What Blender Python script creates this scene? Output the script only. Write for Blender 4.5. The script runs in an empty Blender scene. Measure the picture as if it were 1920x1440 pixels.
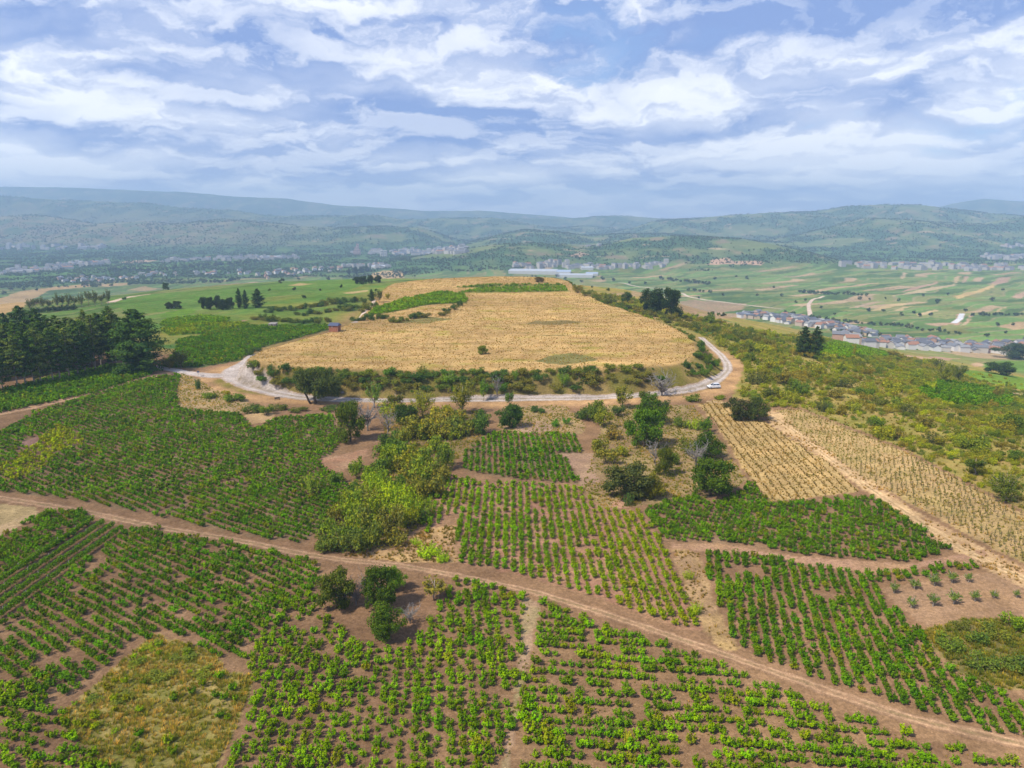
import bpy, math, random
import numpy as np
from mathutils import Vector

R = math.radians
rng = np.random.default_rng(7)
random.seed(7)
scene = bpy.context.scene
COL = scene.collection

# ---------------------------------------------------------------- camera
CAM_Z = 62.0
FPX = 1378.0            # focal length in photo pixels (photo 1920 wide)
PITCH = R(12.7)
cam_d = bpy.data.cameras.new("camera")
cam_d.sensor_width = 36.0
cam_d.lens = FPX / 1920.0 * 36.0
cam_d.clip_start = 1.0
cam_d.clip_end = 60000.0
cam = bpy.data.objects.new("camera", cam_d)
cam.location = (0, 0, CAM_Z)
cam.rotation_euler = (math.pi / 2 - PITCH, 0, 0)
COL.objects.link(cam)
scene.camera = cam

# ---------------------------------------------------------------- world, sun, exposure
SUN_EL, SUN_AZ = R(50), R(235)      # azimuth clockwise from +Y (north): light from behind-left
world = bpy.data.worlds.new("World")
scene.world = world
world.use_nodes = True
wt = world.node_tree
wt.nodes.clear()


def N(t, typ, **kw):
    n = t.nodes.new(typ)
    for k, v in kw.items():
        setattr(n, k, v)
    return n


def math_n(t, op, a, b=None, c=None, clamp=False):
    n = N(t, "ShaderNodeMath", operation=op, use_clamp=clamp)
    for i, v in enumerate((a, b, c)):
        if v is None:
            continue
        if isinstance(v, (int, float)):
            n.inputs[i].default_value = v
        else:
            t.links.new(v, n.inputs[i])
    return n.outputs[0]


def vmath(t, op, a, b=None):
    n = N(t, "ShaderNodeVectorMath", operation=op)
    for i, v in enumerate((a, b)):
        if v is None:
            continue
        if isinstance(v, (tuple, list)):
            n.inputs[i].default_value = v
        else:
            t.links.new(v, n.inputs[i])
    return n.outputs[0]


def mixc(t, f, a, b, typ="MIX"):
    n = N(t, "ShaderNodeMix", data_type="RGBA", blend_type=typ)
    n.clamp_factor = True
    for s, v in ((0, f), (6, a), (7, b)):
        if isinstance(v, (int, float)):
            n.inputs[s].default_value = v
        elif isinstance(v, (tuple, list)):
            n.inputs[s].default_value = (*v, 1) if len(v) == 3 else v
        else:
            t.links.new(v, n.inputs[s])
    return n.outputs[2]


def smooth(t, v, lo, hi, a=0.0, b=1.0):
    n = N(t, "ShaderNodeMapRange", interpolation_type="SMOOTHSTEP")
    t.links.new(v, n.inputs[0])
    n.inputs[1].default_value = lo
    n.inputs[2].default_value = hi
    n.inputs[3].default_value = a
    n.inputs[4].default_value = b
    return n.outputs[0]


def noise_n(t, vec, scale, detail=4, rough=0.55, dist=0.0):
    n = N(t, "ShaderNodeTexNoise")
    n.inputs["Scale"].default_value = scale
    n.inputs["Detail"].default_value = detail
    n.inputs["Roughness"].default_value = rough
    n.inputs["Distortion"].default_value = dist
    if vec is not None:
        t.links.new(vec, n.inputs["Vector"])
    return n.outputs[0]


SKY_STRENGTH = 0.1
tc = N(wt, "ShaderNodeTexCoord")
sky = N(wt, "ShaderNodeTexSky", sky_type="NISHITA")
sky.sun_disc = False
sky.sun_elevation = SUN_EL
sky.sun_rotation = SUN_AZ
sky.altitude = 600
sky.air_density = 1.0
sky.dust_density = 1.0
sky.ozone_density = 2.0
sep = N(wt, "ShaderNodeSeparateXYZ")
wt.links.new(tc.outputs["Generated"], sep.inputs[0])
zz = math_n(wt, "MAXIMUM", sep.outputs[2], 0.0)
# flat cloud deck seen from below: direction / height, eased near the horizon
inv = math_n(wt, "DIVIDE", 1.0, math_n(wt, "ADD", zz, 0.175))
comb = N(wt, "ShaderNodeCombineXYZ")
wt.links.new(math_n(wt, "MULTIPLY", sep.outputs[0], inv), comb.inputs[0])
wt.links.new(math_n(wt, "MULTIPLY", sep.outputs[1], inv), comb.inputs[1])
comb.inputs[2].default_value = 3.7
deck = vmath(wt, "ADD", comb.outputs[0], (0.0, 0.0, 11.0))
# billows: the deck is stirred by noise taken on the view direction, so that small puffs stay round
warp = N(wt, "ShaderNodeTexNoise")
warp.inputs["Scale"].default_value = 7.0
warp.inputs["Detail"].default_value = 8
warp.inputs["Roughness"].default_value = 0.58
wt.links.new(vmath(wt, "MULTIPLY", tc.outputs["Generated"], (1.0, 1.0, 1.7)), warp.inputs["Vector"])
wv = vmath(wt, "MULTIPLY", vmath(wt, "SUBTRACT", warp.outputs[1], (0.5, 0.5, 0.5)), (0.75, 0.75, 0.0))
p0 = vmath(wt, "ADD", deck, wv)
p1 = vmath(wt, "ADD", vmath(wt, "MULTIPLY", deck, (0.955, 0.955, 1.0)), wv)
p2 = vmath(wt, "ADD", vmath(wt, "MULTIPLY", deck, (0.88, 0.88, 1.0)), wv)
na = noise_n(wt, p0, 1.75, 6, 0.55)
nb = noise_n(wt, p1, 1.75, 6, 0.55)
la = noise_n(wt, p0, 0.85, 3, 0.5)
lb = noise_n(wt, p2, 0.85, 3, 0.5)
big = noise_n(wt, deck, 0.7, 2, 0.5)
dens = math_n(wt, "ADD", na, math_n(wt, "MULTIPLY", math_n(wt, "SUBTRACT", big, 0.5), 0.5))
cover = smooth(wt, dens, 0.15, 0.38)
fine = smooth(wt, math_n(wt, "SUBTRACT", na, nb), -0.05, 0.09)
broad = smooth(wt, math_n(wt, "SUBTRACT", la, lb), -0.12, 0.15)
thin = smooth(wt, dens, 0.60, 0.42)
lit2 = math_n(wt, "ADD", math_n(wt, "MULTIPLY", fine, 0.55), math_n(wt, "MULTIPLY", broad, 0.65))
# low clouds show their sunlit sides, overhead ones their shaded bases
lit2 = math_n(wt, "SUBTRACT", lit2, smooth(wt, zz, 0.0, 0.26, -0.14, 0.42))
lit2 = math_n(wt, "ADD", lit2, math_n(wt, "MULTIPLY", thin, 0.15), clamp=True)
K = 1.0 / SKY_STRENGTH
cloud_dark = tuple(K * v for v in (0.145, 0.215, 0.42))
cloud_lit = tuple(K * v for v in (0.68, 0.685, 0.70))
cloudc = mixc(wt, lit2, cloud_dark, cloud_lit)
bluec = mixc(wt, 0.45, sky.outputs[0], tuple(K * v for v in (0.10, 0.205, 0.46)))
skyc = mixc(wt, cover, bluec, cloudc)
hz = smooth(wt, zz, 0.0, 0.05, 0.3, 0.0)
skyc = mixc(wt, hz, skyc, tuple(K * v for v in (0.60, 0.63, 0.72)))
bg = N(wt, "ShaderNodeBackground")
bg.inputs["Strength"].default_value = SKY_STRENGTH
wt.links.new(skyc, bg.inputs["Color"])
wo = N(wt, "ShaderNodeOutputWorld")
wt.links.new(bg.outputs[0], wo.inputs["Surface"])

sun_d = bpy.data.lights.new("sun", "SUN")
sun_d.energy = 3.3
sun_d.angle = R(3.5)
sun_d.color = (1.0, 0.92, 0.78)
sun = bpy.data.objects.new("sun", sun_d)
sdir = Vector((math.sin(SUN_AZ) * math.cos(SUN_EL), math.cos(SUN_AZ) * math.cos(SUN_EL), math.sin(SUN_EL)))
sun.rotation_euler = sdir.to_track_quat("Z", "Y").to_euler()
sun.location = (0, 0, 300)
COL.objects.link(sun)

vs = scene.view_settings
vs.view_transform = "Standard"
vs.look = "None"
vs.exposure = 0.85
vs.gamma = 1.0
vs.use_curve_mapping = False
cy = scene.cycles
cy.max_bounces = 5
cy.diffuse_bounces = 2
cy.glossy_bounces = 2
cy.transmission_bounces = 2
cy.transparent_max_bounces = 4
cy.volume_bounces = 0
cy.use_denoising = True
cy.use_adaptive_sampling = True
cy.adaptive_threshold = 0.015
scene.render.film_transparent = False

# ---------------------------------------------------------------- numeric noise
_perm = np.random.default_rng(3).permutation(1024)
_perm = np.concatenate([_perm, _perm, _perm])
_ga = np.random.default_rng(4).uniform(0, 2 * np.pi, 1024)
_gx, _gy = np.cos(_ga), np.sin(_ga)


def pnoise(x, y):
    xi = np.floor(x).astype(np.int64)
    yi = np.floor(y).astype(np.int64)
    xf, yf = x - xi, y - yi
    xi &= 1023
    yi &= 1023
    u = xf * xf * xf * (xf * (xf * 6 - 15) + 10)
    v = yf * yf * yf * (yf * (yf * 6 - 15) + 10)

    def g(ix, iy, dx, dy):
        h = _perm[(_perm[ix & 1023] + iy) & 1023]
        return _gx[h] * dx + _gy[h] * dy
    a = g(xi, yi, xf, yf)
    b = g(xi + 1, yi, xf - 1, yf)
    c = g(xi, yi + 1, xf, yf - 1)
    d = g(xi + 1, yi + 1, xf - 1, yf - 1)
    return ((a + u * (b - a)) * (1 - v) + (c + u * (d - c)) * v) * 1.4


def fbm(x, y, octv=4, rough=0.5):
    s, a, t = np.zeros_like(x, dtype=float), 1.0, 0.0
    f = 1.0
    for i in range(octv):
        s += a * pnoise(x * f + 17.3 * i, y * f - 9.1 * i)
        t += a
        a *= rough
        f *= 2.03
    return s / t


def hash01(a, b=0):
    h = _perm[(_perm[np.asarray(a, dtype=np.int64) & 1023] + (np.asarray(b, dtype=np.int64) & 1023)) & 1023]
    return (h + 0.5) / 1024.0


def sstep(x, a, b):
    t = np.clip((x - a) / (b - a), 0, 1)
    return t * t * (3 - 2 * t)


# ---------------------------------------------------------------- camera rays (photo pixels -> world)
CP, SP = math.cos(PITCH), math.sin(PITCH)


def ray(px, py):
    u = (np.asarray(px, float) - 960) / FPX
    v = (720 - np.asarray(py, float)) / FPX
    return u, CP + v * SP, v * CP - SP      # x, y, z for unit depth


def at_z(px, py, z):
    dx, dy, dz = ray(px, py)
    t = (z - CAM_Z) / dz
    return np.stack([dx * t, dy * t], -1)


def poly_sd(x, y, poly):
    """signed distance, positive inside"""
    P = np.asarray(poly, float)
    d2 = np.full(x.shape, 1e18)
    ins = np.zeros(x.shape, bool)
    n = len(P)
    for i in range(n):
        ax, ay = P[i]
        bx, by = P[(i + 1) % n]
        ex, ey = bx - ax, by - ay
        l2 = ex * ex + ey * ey + 1e-12
        t = np.clip(((x - ax) * ex + (y - ay) * ey) / l2, 0, 1)
        d2 = np.minimum(d2, (x - ax - t * ex) ** 2 + (y - ay - t * ey) ** 2)
        cond = (ay > y) != (by > y)
        with np.errstate(divide="ignore", invalid="ignore"):
            xi = (bx - ax) * (y - ay) / (by - ay if by != ay else 1e-12) + ax
        ins ^= cond & (x < xi)
    d = np.sqrt(d2)
    return np.where(ins, d, -d)


def in_poly(x, y, poly):
    P = np.asarray(poly, float)
    ins = np.zeros(x.shape, bool)
    bb = (x >= P[:, 0].min()) & (x <= P[:, 0].max()) & (y >= P[:, 1].min()) & (y <= P[:, 1].max())
    idx = np.nonzero(bb)[0]
    if len(idx) == 0:
        return ins
    xs, ys = x[idx], y[idx]
    r = np.zeros(xs.shape, bool)
    n = len(P)
    for i in range(n):
        ax, ay = P[i]
        bx, by = P[(i + 1) % n]
        if ay == by:
            continue
        c = (ay > ys) != (by > ys)
        r ^= c & (xs < (bx - ax) * (ys - ay) / (by - ay) + ax)
    ins[idx] = r
    return ins


# ---------------------------------------------------------------- terrain
MESA_PX = [(462, 672), (500, 683), (560, 689), (650, 691), (760, 693), (900, 696), (1050, 693), (1150, 691),
           (1240, 686), (1288, 676), (1303, 655), (1300, 638), (1265, 612), (1200, 588), (1130, 566), (1085, 545),
           (1065, 528), (1040, 521), (960, 519), (880, 520), (800, 524), (735, 533), (705, 556), (680, 592),
           (640, 612), (560, 636), (490, 655)]
MESA = np.array([at_z(px, py, 8.0 + 4 * (690 - py) / 170 * 0.9) for px, py in MESA_PX])
PLATEAU = np.array([(-330, -300), (-330, 120), (-290, 300), (-225, 345), (-120, 330), (-100, 420), (-95, 560), (-60, 660),
                    (40, 660), (70, 560), (85, 430), (98, 315), (110, 260), (126, 190), (150, 130), (172, 60), (190, -300)])
VAL = -130.0


def ridge_profile(D, pts):
    px = np.array([p[0] for p in pts], float)
    py = np.array([p[1] for p in pts], float)
    dx, dy, dz = ray(px, py)
    t = D / dy
    return t * dx, CAM_Z + t * dz


RIDGES = [
    # distance, front width, back width, noise, profile
    (3300, 900, 600, 10, [(300, 500), (620, 498), (720, 492), (800, 478), (860, 468), (940, 458), (1000, 456), (1060, 459), (1100, 465),
                          (1150, 459), (1190, 448), (1260, 445), (1330, 444), (1400, 449), (1450, 458), (1500, 470), (1545, 487), (1620, 500), (2300, 505)]),
    (5000, 1400, 900, 16, [(400, 490), (780, 480), (860, 460), (930, 440), (985, 431), (1040, 434), (1100, 442), (1160, 439), (1240, 438), (1330, 446),
                           (1440, 452), (1520, 438), (1580, 424), (1625, 410), (1680, 411), (1760, 416), (1850, 421), (1885, 413), (1930, 406), (2000, 404), (2300, 410)]),
    (6600, 1500, 1200, 18, [(200, 480), (900, 460), (1080, 446), (1180, 430), (1240, 413), (1320, 408), (1440, 399), (1530, 397), (1580, 388), (1640, 384),
                            (1700, 386), (1760, 392), (1850, 402), (1920, 405), (2300, 420)]),
    (5600, 1300, 900, 22, [(-400, 408), (0, 406), (60, 403), (130, 411), (175, 420), (270, 416), (330, 421), (420, 411), (480, 416), (560, 424), (640, 426),
                           (720, 424), (790, 428), (860, 450), (960, 466), (1300, 480), (2300, 480)]),
    (7400, 1500, 900, 26, [(-400, 370), (0, 368), (60, 371), (150, 377), (270, 381), (335, 389), (440, 395), (500, 404), (600, 405), (700, 403), (745, 411),
                            (800, 411), (860, 409), (930, 409), (985, 420), (1040, 427), (1100, 424), (1160, 429), (1300, 440), (2300, 440)]),
    (9000, 1400, 1000, 24, [(-400, 440), (600, 432), (830, 425), (900, 413), (980, 409), (1060, 410), (1100, 407), (1115, 405), (1180, 406), (1260, 411), (1400, 425), (2300, 440)]),
    (11000, 1900, 1500, 36, [(-400, 346), (0, 354), (25, 351), (100, 351), (200, 355), (340, 360), (440, 368), (540, 373), (620, 384), (700, 389), (800, 395),
                             (900, 396), (1000, 402), (1080, 410), (1200, 422), (1700, 415), (1745, 394), (1795, 381), (1840, 373), (1868, 376), (1920, 379), (2300, 370)]),
]
RIDGES = [(D, wf, wb, nz, *ridge_profile(D, pts)) for D, wf, wb, nz, pts in RIDGES]


def plateau_parts(x, y):
    d = -poly_sd(x, y, PLATEAU)
    m = poly_sd(x, y, MESA)
    return d, m


def height(x, y, parts=None):
    x = np.asarray(x, float)
    y = np.asarray(y, float)
    d, m = parts if parts is not None else plateau_parts(x, y)
    az = np.degrees(np.arctan2(x, np.maximum(y, 1)))
    W = 1600 + (600 - 1600) * sstep(az, -12, 14)
    s = np.clip(np.maximum(d, 0) / W, 0, 1)
    s = s * s * (3 - 2 * s)
    dl = (np.sqrt(np.maximum(d, 0) ** 2 + 900.0) - 30.0) / 620.0
    s = s + (dl / (1 + dl ** 6) ** (1 / 6) - s) * sstep(az, 10, 17)
    und = fbm(x / 45, y / 45, 3) * 0.9 + fbm(x / 260, y / 260, 3) * 7 * np.clip(s * 3, 0, 1)
    z = VAL * s + und
    # the flat-topped dry hill with a steep bank
    top = 8.0 + 4.0 * np.clip((y - 265) / 340, 0, 1) + fbm(x / 30, y / 30, 3) * 0.5
    wob = fbm(x / 14, y / 14, 3) * 3.0
    lw = sstep(-x, 55, 95) * sstep(-y, -345, -320)      # the bank is short and steep at the gravel junction
    mm = (m + wob * (1 - 0.7 * lw) * np.clip(1 - np.abs(m) / 25, 0, 1)) / (1 - 0.55 * lw)
    b = sstep(mm, -13.0, 1.0)
    z = z + (top - z) * b
    zb = z
    far = y > 1500
    if far.any():
        xf, yf = x[far], y[far]
        acc = zb[far]
        for k, (D, wf, wb, nz, PX, PZ) in enumerate(RIDGES):
            bend = fbm(xf / 1500 + 3 * k, yf / 9000, 2) * wf * 0.25
            Z = np.interp(xf, PX, PZ) + 0
            yy = yf - bend
            f = np.where(yy < D, sstep(yy, D - wf, D), 1 - sstep(yy, D, D + wb) * 0.8)
            gl = np.abs(fbm(xf / (420 + 60 * k) + 7 * k, yf / (900 + 90 * k), 4))
            er = (gl - 0.16) * nz * 5.0 * 4 * f * (1 - f)
            top_n = fbm(xf / 500 + k, yf / 500, 4) * nz * 0.5 * f
            hk = VAL + (Z - VAL) * f + er * np.clip((Z - VAL) / 200, 0, 1) + top_n * np.clip((Z - VAL) / 150, 0, 1)
            acc = np.maximum(acc, np.where(f > 0.001, hk, -1e9))
        zb = zb.copy()
        zb[far] = acc
    return zb


# the ground sheet's own vertices, and quick look-up of its height
ys = [-250.0]
while ys[-1] < 13500:
    y = ys[-1]
    ys.append(y + (6.0 if y < 40 else max(0.55, 0.0052 * y)))
ys = np.array(ys)
NSX = 541
sx = np.linspace(-1, 1, NSX)
Yg = np.repeat(ys[:, None], NSX, 1)
Xg = sx[None, :] * (70 + 0.86 * np.maximum(ys, 20))[:, None]
_pp = plateau_parts(Xg.ravel(), Yg.ravel())
Zg = height(Xg.ravel(), Yg.ravel(), _pp).reshape(Xg.shape)


def hfast(x, y):
    x, y = np.asarray(x, float), np.asarray(y, float)
    r = np.clip(np.searchsorted(ys, y) - 1, 0, len(ys) - 2)
    fy = np.clip((y - ys[r]) / (ys[r + 1] - ys[r]), 0, 1)

    def row(k):
        s_ = x / (70 + 0.86 * np.maximum(ys[k], 20))
        f = np.clip((s_ + 1) * 0.5 * (NSX - 1), 0, NSX - 1.001)
        c = f.astype(np.int64)
        return Zg[k, c] + (Zg[k, c + 1] - Zg[k, c]) * (f - c)
    a = row(r)
    return a + (row(r + 1) - a) * fy


_TS = np.concatenate([np.geomspace(60, 1500, 260), np.geomspace(1510, 20000, 300)])


def ground_at(pts):
    """photo pixels -> points on the terrain"""
    pts = np.asarray(pts, float).reshape(-1, 2)
    dx, dy, dz = ray(pts[:, 0], pts[:, 1])
    T = np.broadcast_to(_TS, (len(pts), len(_TS)))
    X, Y, Z = dx[:, None] * T, dy[:, None] * T, CAM_Z + dz[:, None] * T
    H = hfast(X.ravel(), Y.ravel()).reshape(X.shape)
    below = Z < H
    k = np.argmax(below, 1)
    k = np.where(below.any(1), k, len(_TS) - 1)
    hi = _TS[k]
    lo = _TS[np.maximum(k - 1, 0)]
    for _ in range(14):
        mid = (lo + hi) / 2
        b = CAM_Z + dz * mid < hfast(dx * mid, dy * mid)
        hi = np.where(b, mid, hi)
        lo = np.where(b, lo, mid)
    t = hi
    x, y = dx * t, dy * t
    return np.stack([x, y, hfast(x, y), t], -1)


def dens_poly(pts, step=25, closed=True):
    out = []
    n = len(pts)
    for i in range(n if closed else n - 1):
        a, b = np.array(pts[i], float), np.array(pts[(i + 1) % n], float)
        k = max(1, int(np.hypot(*(b - a)) // step))
        for j in range(k):
            out.append(a + (b - a) * j / k)
    if not closed:
        out.append(np.array(pts[-1], float))
    return np.array(out)


def wpoly(pts):
    return ground_at(dens_poly(pts))[:, :2]


def wline(pts, step=20):
    return ground_at(dens_poly(pts, step, False))


# ---------------------------------------------------------------- region outlines (photo pixels, laid on the terrain)
REG = {
    "left_strip": [(-60, 790), (-60, 740), (0, 735), (120, 703), (200, 688), (292, 686), (285, 704), (180, 737), (60, 763)],
    "left_field": [(-80, 915), (-80, 835), (0, 812), (60, 775), (150, 748), (290, 706), (338, 703), (340, 745), (330, 765), (380, 772), (450, 776), (475, 805), (530, 783),
                   (622, 778), (640, 830), (600, 872), (652, 905), (660, 925), (610, 990), (560, 1022), (400, 993), (250, 960), (150, 940), (60, 928)],
    "left_small": [(-60, 1030), (0, 1008), (77, 964), (165, 960), (172, 985), (50, 1060), (-60, 1110)],
    "left_low": [(238, 995), (300, 993), (480, 1032), (598, 1055), (604, 1085), (560, 1130), (520, 1150), (450, 1240), (400, 1235), (310, 1192), (250, 1208), (110, 1325),
                 (60, 1290), (0, 1268), (-80, 1280), (-80, 1190), (0, 1170)],
    "corner": [(-80, 1290), (0, 1275), (80, 1300), (105, 1340), (170, 1400), (200, 1440), (200, 1520), (-80, 1520)],
    "weeds": [(288, 1190), (400, 1222), (425, 1262), (480, 1262), (470, 1290), (440, 1370), (400, 1450), (380, 1520), (200, 1520), (170, 1410), (108, 1345), (200, 1265)],
    "front_mid": [(455, 1240), (525, 1150), (585, 1095), (610, 1140), (655, 1200), (720, 1215), (790, 1190), (845, 1090), (880, 1092), (985, 1118), (975, 1250), (945, 1440), (940, 1520),
                  (390, 1520), (440, 1390), (480, 1280)],
    "front_right": [(1012, 1132), (1130, 1170), (1250, 1212), (1370, 1255), (1480, 1302), (1600, 1342), (1720, 1383), (1990, 1455), (1990, 1520), (950, 1520), (985, 1270), (1000, 1200)],
    "mid_upper": [(868, 848), (925, 812), (1078, 815), (1103, 872), (1085, 908), (960, 898), (860, 880)],
    "mid_main": [(838, 888), (890, 902), (1085, 915), (1130, 955), (1205, 962), (1245, 1032), (1318, 1182), (1265, 1178), (1130, 1122), (990, 1082), (862, 1056), (852, 960), (800, 1000), (770, 965)],
    "right_upper": [(1205, 958), (1245, 940), (1300, 932), (1382, 925), (1402, 903), (1450, 946), (1640, 930), (1690, 970), (1790, 1034), (1700, 1056), (1500, 1042), (1350, 1018), (1262, 1016), (1240, 1015)],
    "right_low": [(1312, 1034), (1400, 1042), (1540, 1068), (1640, 1078), (1830, 1054), (1838, 1068), (1720, 1084), (1638, 1096), (1650, 1122), (1700, 1165), (1740, 1210), (1790, 1270), (1990, 1335),
                  (1990, 1400), (1850, 1372), (1600, 1298), (1470, 1255), (1380, 1212), (1335, 1110)],
    "orchard": [(1650, 1104), (1740, 1090), (1850, 1074), (1990, 1090), (1990, 1160), (1820, 1158), (1740, 1178), (1690, 1140)],
    "rough": [(1722, 1186), (1800, 1162), (1990, 1160), (1990, 1300), (1880, 1292), (1800, 1265), (1760, 1225)],
    "straw": [(1308, 758), (1345, 748), (1440, 795), (1560, 872), (1612, 922), (1440, 942), (1395, 880), (1340, 790)],
    "young": [(1455, 768), (1500, 768), (1610, 812), (1700, 848), (1850, 928), (1990, 1000), (1990, 1090), (1850, 1022), (1700, 940), (1600, 885), (1480, 800)],
    "tracktan": [(1440, 765), (1465, 775), (1490, 800), (1610, 888), (1720, 960), (1860, 1035), (1990, 1100), (1990, 1135), (1850, 1068), (1740, 1005), (1640, 935), (1560, 872), (1440, 792)],
    "hollow": [(960, 762), (1060, 760), (1100, 800), (1090, 815), (960, 812), (930, 800)],
    "glade": [(1140, 760), (1300, 760), (1330, 800), (1400, 900), (1370, 925), (1240, 945), (1130, 955), (1090, 915), (1110, 860)],
    "thicket": [(640, 1035), (590, 1035), (600, 1000), (650, 930), (655, 905), (720, 850), (720, 780), (900, 770), (910, 815), (860, 860), (830, 900), (790, 985), (730, 1030)],
    "grass_wedge": [(640, 1042), (740, 1030), (800, 990), (850, 985), (858, 1054), (760, 1055)],
    "path_mid": [(980, 1118), (1014, 1132), (1000, 1200), (985, 1270), (950, 1450), (945, 1520), (925, 1520), (948, 1400), (972, 1250)],
    "gap": [(1262, 1030), (1310, 1036), (1332, 1110), (1385, 1215), (1360, 1225), (1318, 1182), (1285, 1110)],
    "gap_hor": [(1258, 1018), (1350, 1020), (1500, 1044), (1700, 1058), (1850, 1030), (1850, 1052), (1640, 1074), (1540, 1064), (1400, 1038), (1262, 1030)],
    "left_mesa_vines": [(300, 690), (330, 662), (330, 640), (380, 628), (470, 612), (610, 610), (640, 612), (560, 634), (480, 655), (450, 676), (372, 690)],
    "lg1": [(318, 630), (300, 618), (350, 609), (450, 605), (470, 610), (380, 626)],
    "lg2": [(300, 612), (310, 600), (380, 592), (432, 598), (420, 605), (330, 614)],
    "lg3": [(296, 595), (310, 585), (360, 578), (375, 585), (330, 595)],
    "lpink": [(380, 605), (420, 607), (462, 600), (450, 605), (400, 612)],
    "mesa_vines": [(690, 592), (700, 580), (760, 560), (830, 548), (870, 552), (878, 568), (800, 572), (740, 585)],
    "mesa_strip": [(860, 549), (900, 540), (1060, 538), (1068, 546), (950, 549)],
    "mesa_strip2": [(850, 540), (900, 534), (1050, 533), (1055, 536), (900, 539)],
    "slope": [(1372, 745), (1440, 758), (1500, 764), (1610, 806), (1700, 842), (1850, 922), (1990, 995), (1990, 850), (1850, 760), (1700, 720), (1560, 690), (1450, 670), (1400, 680)],
    "yellow_spot": [(20, 870), (60, 830), (110, 800), (150, 815), (160, 835), (110, 850), (80, 880), (30, 905), (-20, 900), (-20, 880)],
}
WREG = {k: wpoly(v) for k, v in REG.items()}


def G(name, x, y):
    return in_poly(x, y, WREG[name])


# ground colours (linear albedo)
SOIL = np.array((0.195, 0.115, 0.063))
SOIL2 = np.array((0.228, 0.140, 0.074))
TAN = np.array((0.30, 0.185, 0.10))
STRAW = np.array((0.37, 0.25, 0.105))
DRY = np.array((0.385, 0.258, 0.105))
OLIVE = np.array((0.215, 0.19, 0.042))
GREEN = np.array((0.065, 0.145, 0.025))
DGREEN = np.array((0.035, 0.085, 0.022))
LGREEN = np.array((0.13, 0.21, 0.022))
FAR_GREEN = np.array((0.095, 0.155, 0.035))
FOREST = np.array((0.042, 0.085, 0.028))


def lerp(a, b, t):
    return a + (b - a) * np.asarray(t)[..., None]


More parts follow.
